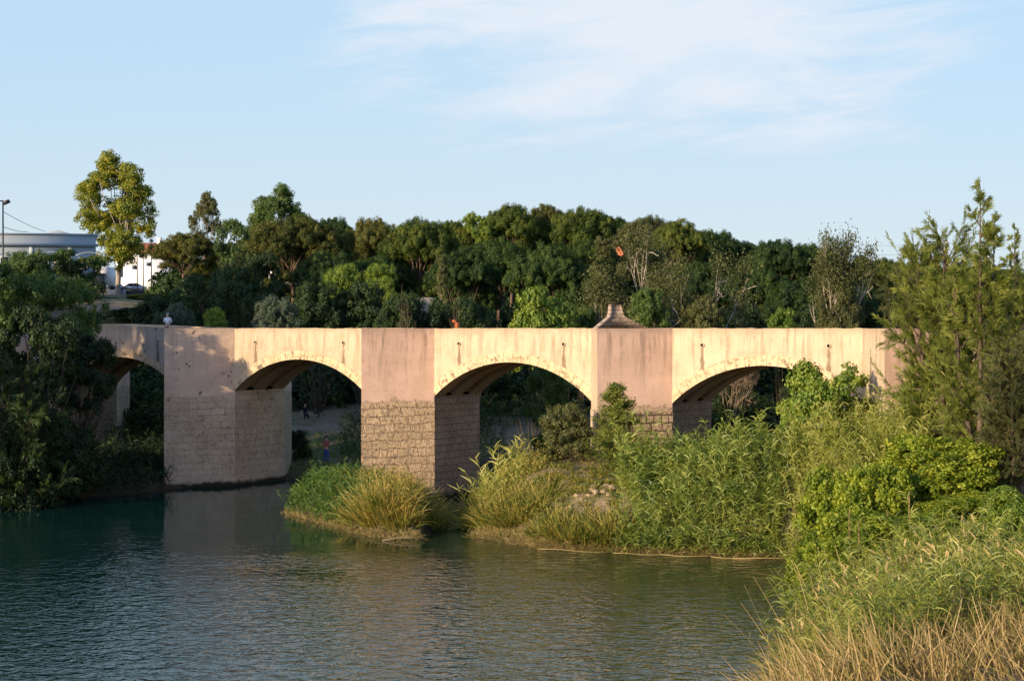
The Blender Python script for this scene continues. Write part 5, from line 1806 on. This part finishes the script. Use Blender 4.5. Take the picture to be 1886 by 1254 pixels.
# ---------------------------------------------------------------- people
def skin_obj(name, verts, edges, radii, mat, parent, sub=2):
    me = bpy.data.meshes.new(name)
    me.from_pydata(verts, edges, [])
    me.materials.append(mat)
    o = bpy.data.objects.new(name, me)
    C.objects.link(o)
    o.parent = parent
    o.modifiers.new('Skin', 'SKIN')
    if not me.skin_vertices: return o
    for i, r in enumerate(radii):
        sv_ = me.skin_vertices[0].data[i]
        sv_.radius = (r, r) if isinstance(r, float) else r
        sv_.use_root = (i == 0)
    m = o.modifiers.new('Sub', 'SUBSURF')
    m.levels = sub
    m.render_levels = sub
    return o


SK = plain('skin', (0.52, 0.31, 0.21), 0.6, 0.3, var=0.05)


def person(label, loc, rz, shirt, trousers, hair, legs='stand', arms='down'):
    r = empty('person', loc, rz)
    tag(r, label, 'person')
    if legs == 'sit':
        hz, kn, an, to = 0.45, [(-0.11, -0.42, 0.47), (0.12, -0.42, 0.46)], [(-0.11, -0.44, 0.08), (0.13, -0.5, 0.08)], -0.62
    elif legs == 'walk':
        hz, kn, an, to = 0.93, [(-0.09, -0.16, 0.50), (0.10, 0.02, 0.50)], [(-0.09, -0.12, 0.09), (0.10, 0.26, 0.14)], None
    else:
        hz, kn, an, to = 0.93, [(-0.10, -0.03, 0.50), (0.11, -0.02, 0.50)], [(-0.11, 0.02, 0.09), (0.13, 0.03, 0.09)], None
    s = hz - 0.93
    eb = {'down': [(-0.27, 0.03, 1.15 + s), (0.27, 0.03, 1.15 + s)], 'bent': [(-0.30, 0.02, 1.16 + s), (0.28, 0.05, 1.15 + s)]}[arms]
    ha = {'down': [(-0.28, -0.06, 0.90 + s), (0.28, -0.06, 0.90 + s)], 'bent': [(-0.14, -0.24, 1.16 + s), (0.16, -0.22, 1.08 + s)]}[arms]
    V = [(0, 0, hz), (0, 0.01, 1.12 + s), (0, 0.0, 1.34 + s), (0, 0, 1.46 + s), (0, -0.01, 1.53 + s), (0, -0.03, 1.62 + s), (0, -0.02, 1.72 + s),
         (-0.17, 0, 1.40 + s), eb[0], ha[0], (0.17, 0, 1.40 + s), eb[1], ha[1],
         (-0.09, 0, hz - 0.05), kn[0], an[0], (an[0][0], an[0][1] - 0.16, 0.04), (0.09, 0, hz - 0.05), kn[1], an[1], (an[1][0], an[1][1] - 0.16, 0.04)]
    E = [(0, 1), (1, 2), (2, 3), (3, 4), (4, 5), (5, 6), (2, 7), (7, 8), (8, 9), (2, 10), (10, 11), (11, 12), (0, 13), (13, 14), (14, 15), (15, 16), (0, 17), (17, 18), (18, 19), (19, 20)]
    # hands: palm end with four fingers and a thumb
    Rr = [(0.13, 0.10), (0.12, 0.095), (0.14, 0.10), 0.06, 0.055, 0.088, 0.07, 0.055, 0.042, 0.032, 0.055, 0.042, 0.032, 0.085, 0.058, 0.042, 0.035, 0.085, 0.058, 0.042, 0.035]
    for hidx, hpos, epos in ((9, ha[0], eb[0]), (12, ha[1], eb[1])):
        dv = Vector(hpos) - Vector(epos)
        dv.normalize()
        sd = dv.cross(Vector((1, 0, 0.1))).normalized()
        pm = Vector(hpos) + dv * 0.08
        V.append(tuple(pm)); Rr.append((0.036, 0.018)); pi_ = len(V) - 1
        E.append((hidx, pi_))
        for f_, fl in ((-1.5, 0.065), (-0.5, 0.08), (0.5, 0.085), (1.5, 0.07)):
            V.append(tuple(pm + sd * 0.02 * f_ + dv * fl)); Rr.append(0.009); E.append((pi_, len(V) - 1))
        V.append(tuple(Vector(hpos) + sd * 0.05 + dv * 0.05)); Rr.append(0.011); E.append((hidx, len(V) - 1))
    b = skin_obj('body', V, E, Rr, SK, r)
    g = 0.018
    Vs = [(0, 0, hz + 0.02), (0, 0.01, 1.12 + s), (0, 0.0, 1.34 + s), (0, 0, 1.45 + s), (-0.18, 0, 1.40 + s), tuple(Vector((-0.17, 0, 1.40 + s)).lerp(Vector(eb[0]), 0.8)), (0.18, 0, 1.40 + s), tuple(Vector((0.17, 0, 1.40 + s)).lerp(Vector(eb[1]), 0.8))]
    skin_obj('shirt', Vs, [(0, 1), (1, 2), (2, 3), (2, 4), (4, 5), (2, 6), (6, 7)], [(0.155, 0.125), (0.145, 0.115), (0.16, 0.12), 0.08, 0.075, 0.062, 0.075, 0.062], shirt, r)
    Vt = [(0, 0, hz), (-0.09, 0, hz - 0.06), kn[0], an[0], (0.09, 0, hz - 0.06), kn[1], an[1], (0, 0, hz + 0.05)]
    skin_obj('trousers', Vt, [(7, 0), (0, 1), (1, 2), (2, 3), (0, 4), (4, 5), (5, 6)], [(0.145, 0.118), 0.10, 0.075, 0.058, 0.10, 0.075, 0.058, (0.14, 0.112)], trousers, r)
    a = Acc()
    th = np.linspace(0, 2 * math.pi, 13)[:-1]
    v, q = [], []
    for j, ph in enumerate((-0.15, 0.3, 0.75, 1.2)):
        for t in th:
            v.append((0.098 * math.cos(t) * math.cos(ph), 0.105 * math.sin(t) * math.cos(ph) + 0.012, 1.665 + s + 0.105 * math.sin(ph)))
    for j in range(3):
        for t in range(12): q.append([j * 12 + t, j * 12 + (t + 1) % 12, (j + 1) * 12 + (t + 1) % 12, (j + 1) * 12 + t])
    v.append((0, 0.012, 1.77 + s))
    a.add(v, q=q, t=[[36 + t, 36 + (t + 1) % 12, 48] for t in range(12)])
    a.build('hair', hair, r, smooth=True)
    return r


white = plain('white_cotton', (0.75, 0.76, 0.80), 0.9)
navy = plain('navy_cloth', (0.03, 0.045, 0.10), 0.9)
blue = plain('blue_cloth', (0.05, 0.10, 0.30), 0.9)
pink = plain('reddish_cloth', (0.42, 0.14, 0.12), 0.9)
black = plain('black_cloth', (0.015, 0.015, 0.02), 0.9)
grey_hair = plain('grey_hair', (0.30, 0.27, 0.24), 0.9)
dark_hair = plain('dark_hair', (0.03, 0.02, 0.015), 0.9)


def on_bridge(s, y, z):
    v = Matrix.Rotation(BANG, 3, 'Z') @ Vector((s, y, 0))
    return (B0[0] + v.x, B0[1] + v.y, z)


person('person in a white shirt walking on the left end of the bridge', on_bridge(-4.45, 1.3, 8.66), rad(-20), white, navy, grey_hair, 'walk', 'bent')
xq = wx(601, 106)
person('person in a reddish top and blue trousers standing under the first lit arch', (xq, 106, gz(xq, 106)), rad(150), pink, blue, dark_hair, 'stand', 'bent')
xq = wx(562, 121)
person('person in dark clothes sitting on the dirt slope under the first lit arch', (xq, 121, gz(xq, 121) - 0.05), rad(20), black, black, dark_hair, 'sit', 'down')

# prototypes never placed are taken out again
for k, P in list(PROTO.items()):
    if not P[3]:
        for ch in list(P[0].children): bpy.data.objects.remove(ch)
        bpy.data.objects.remove(P[0])
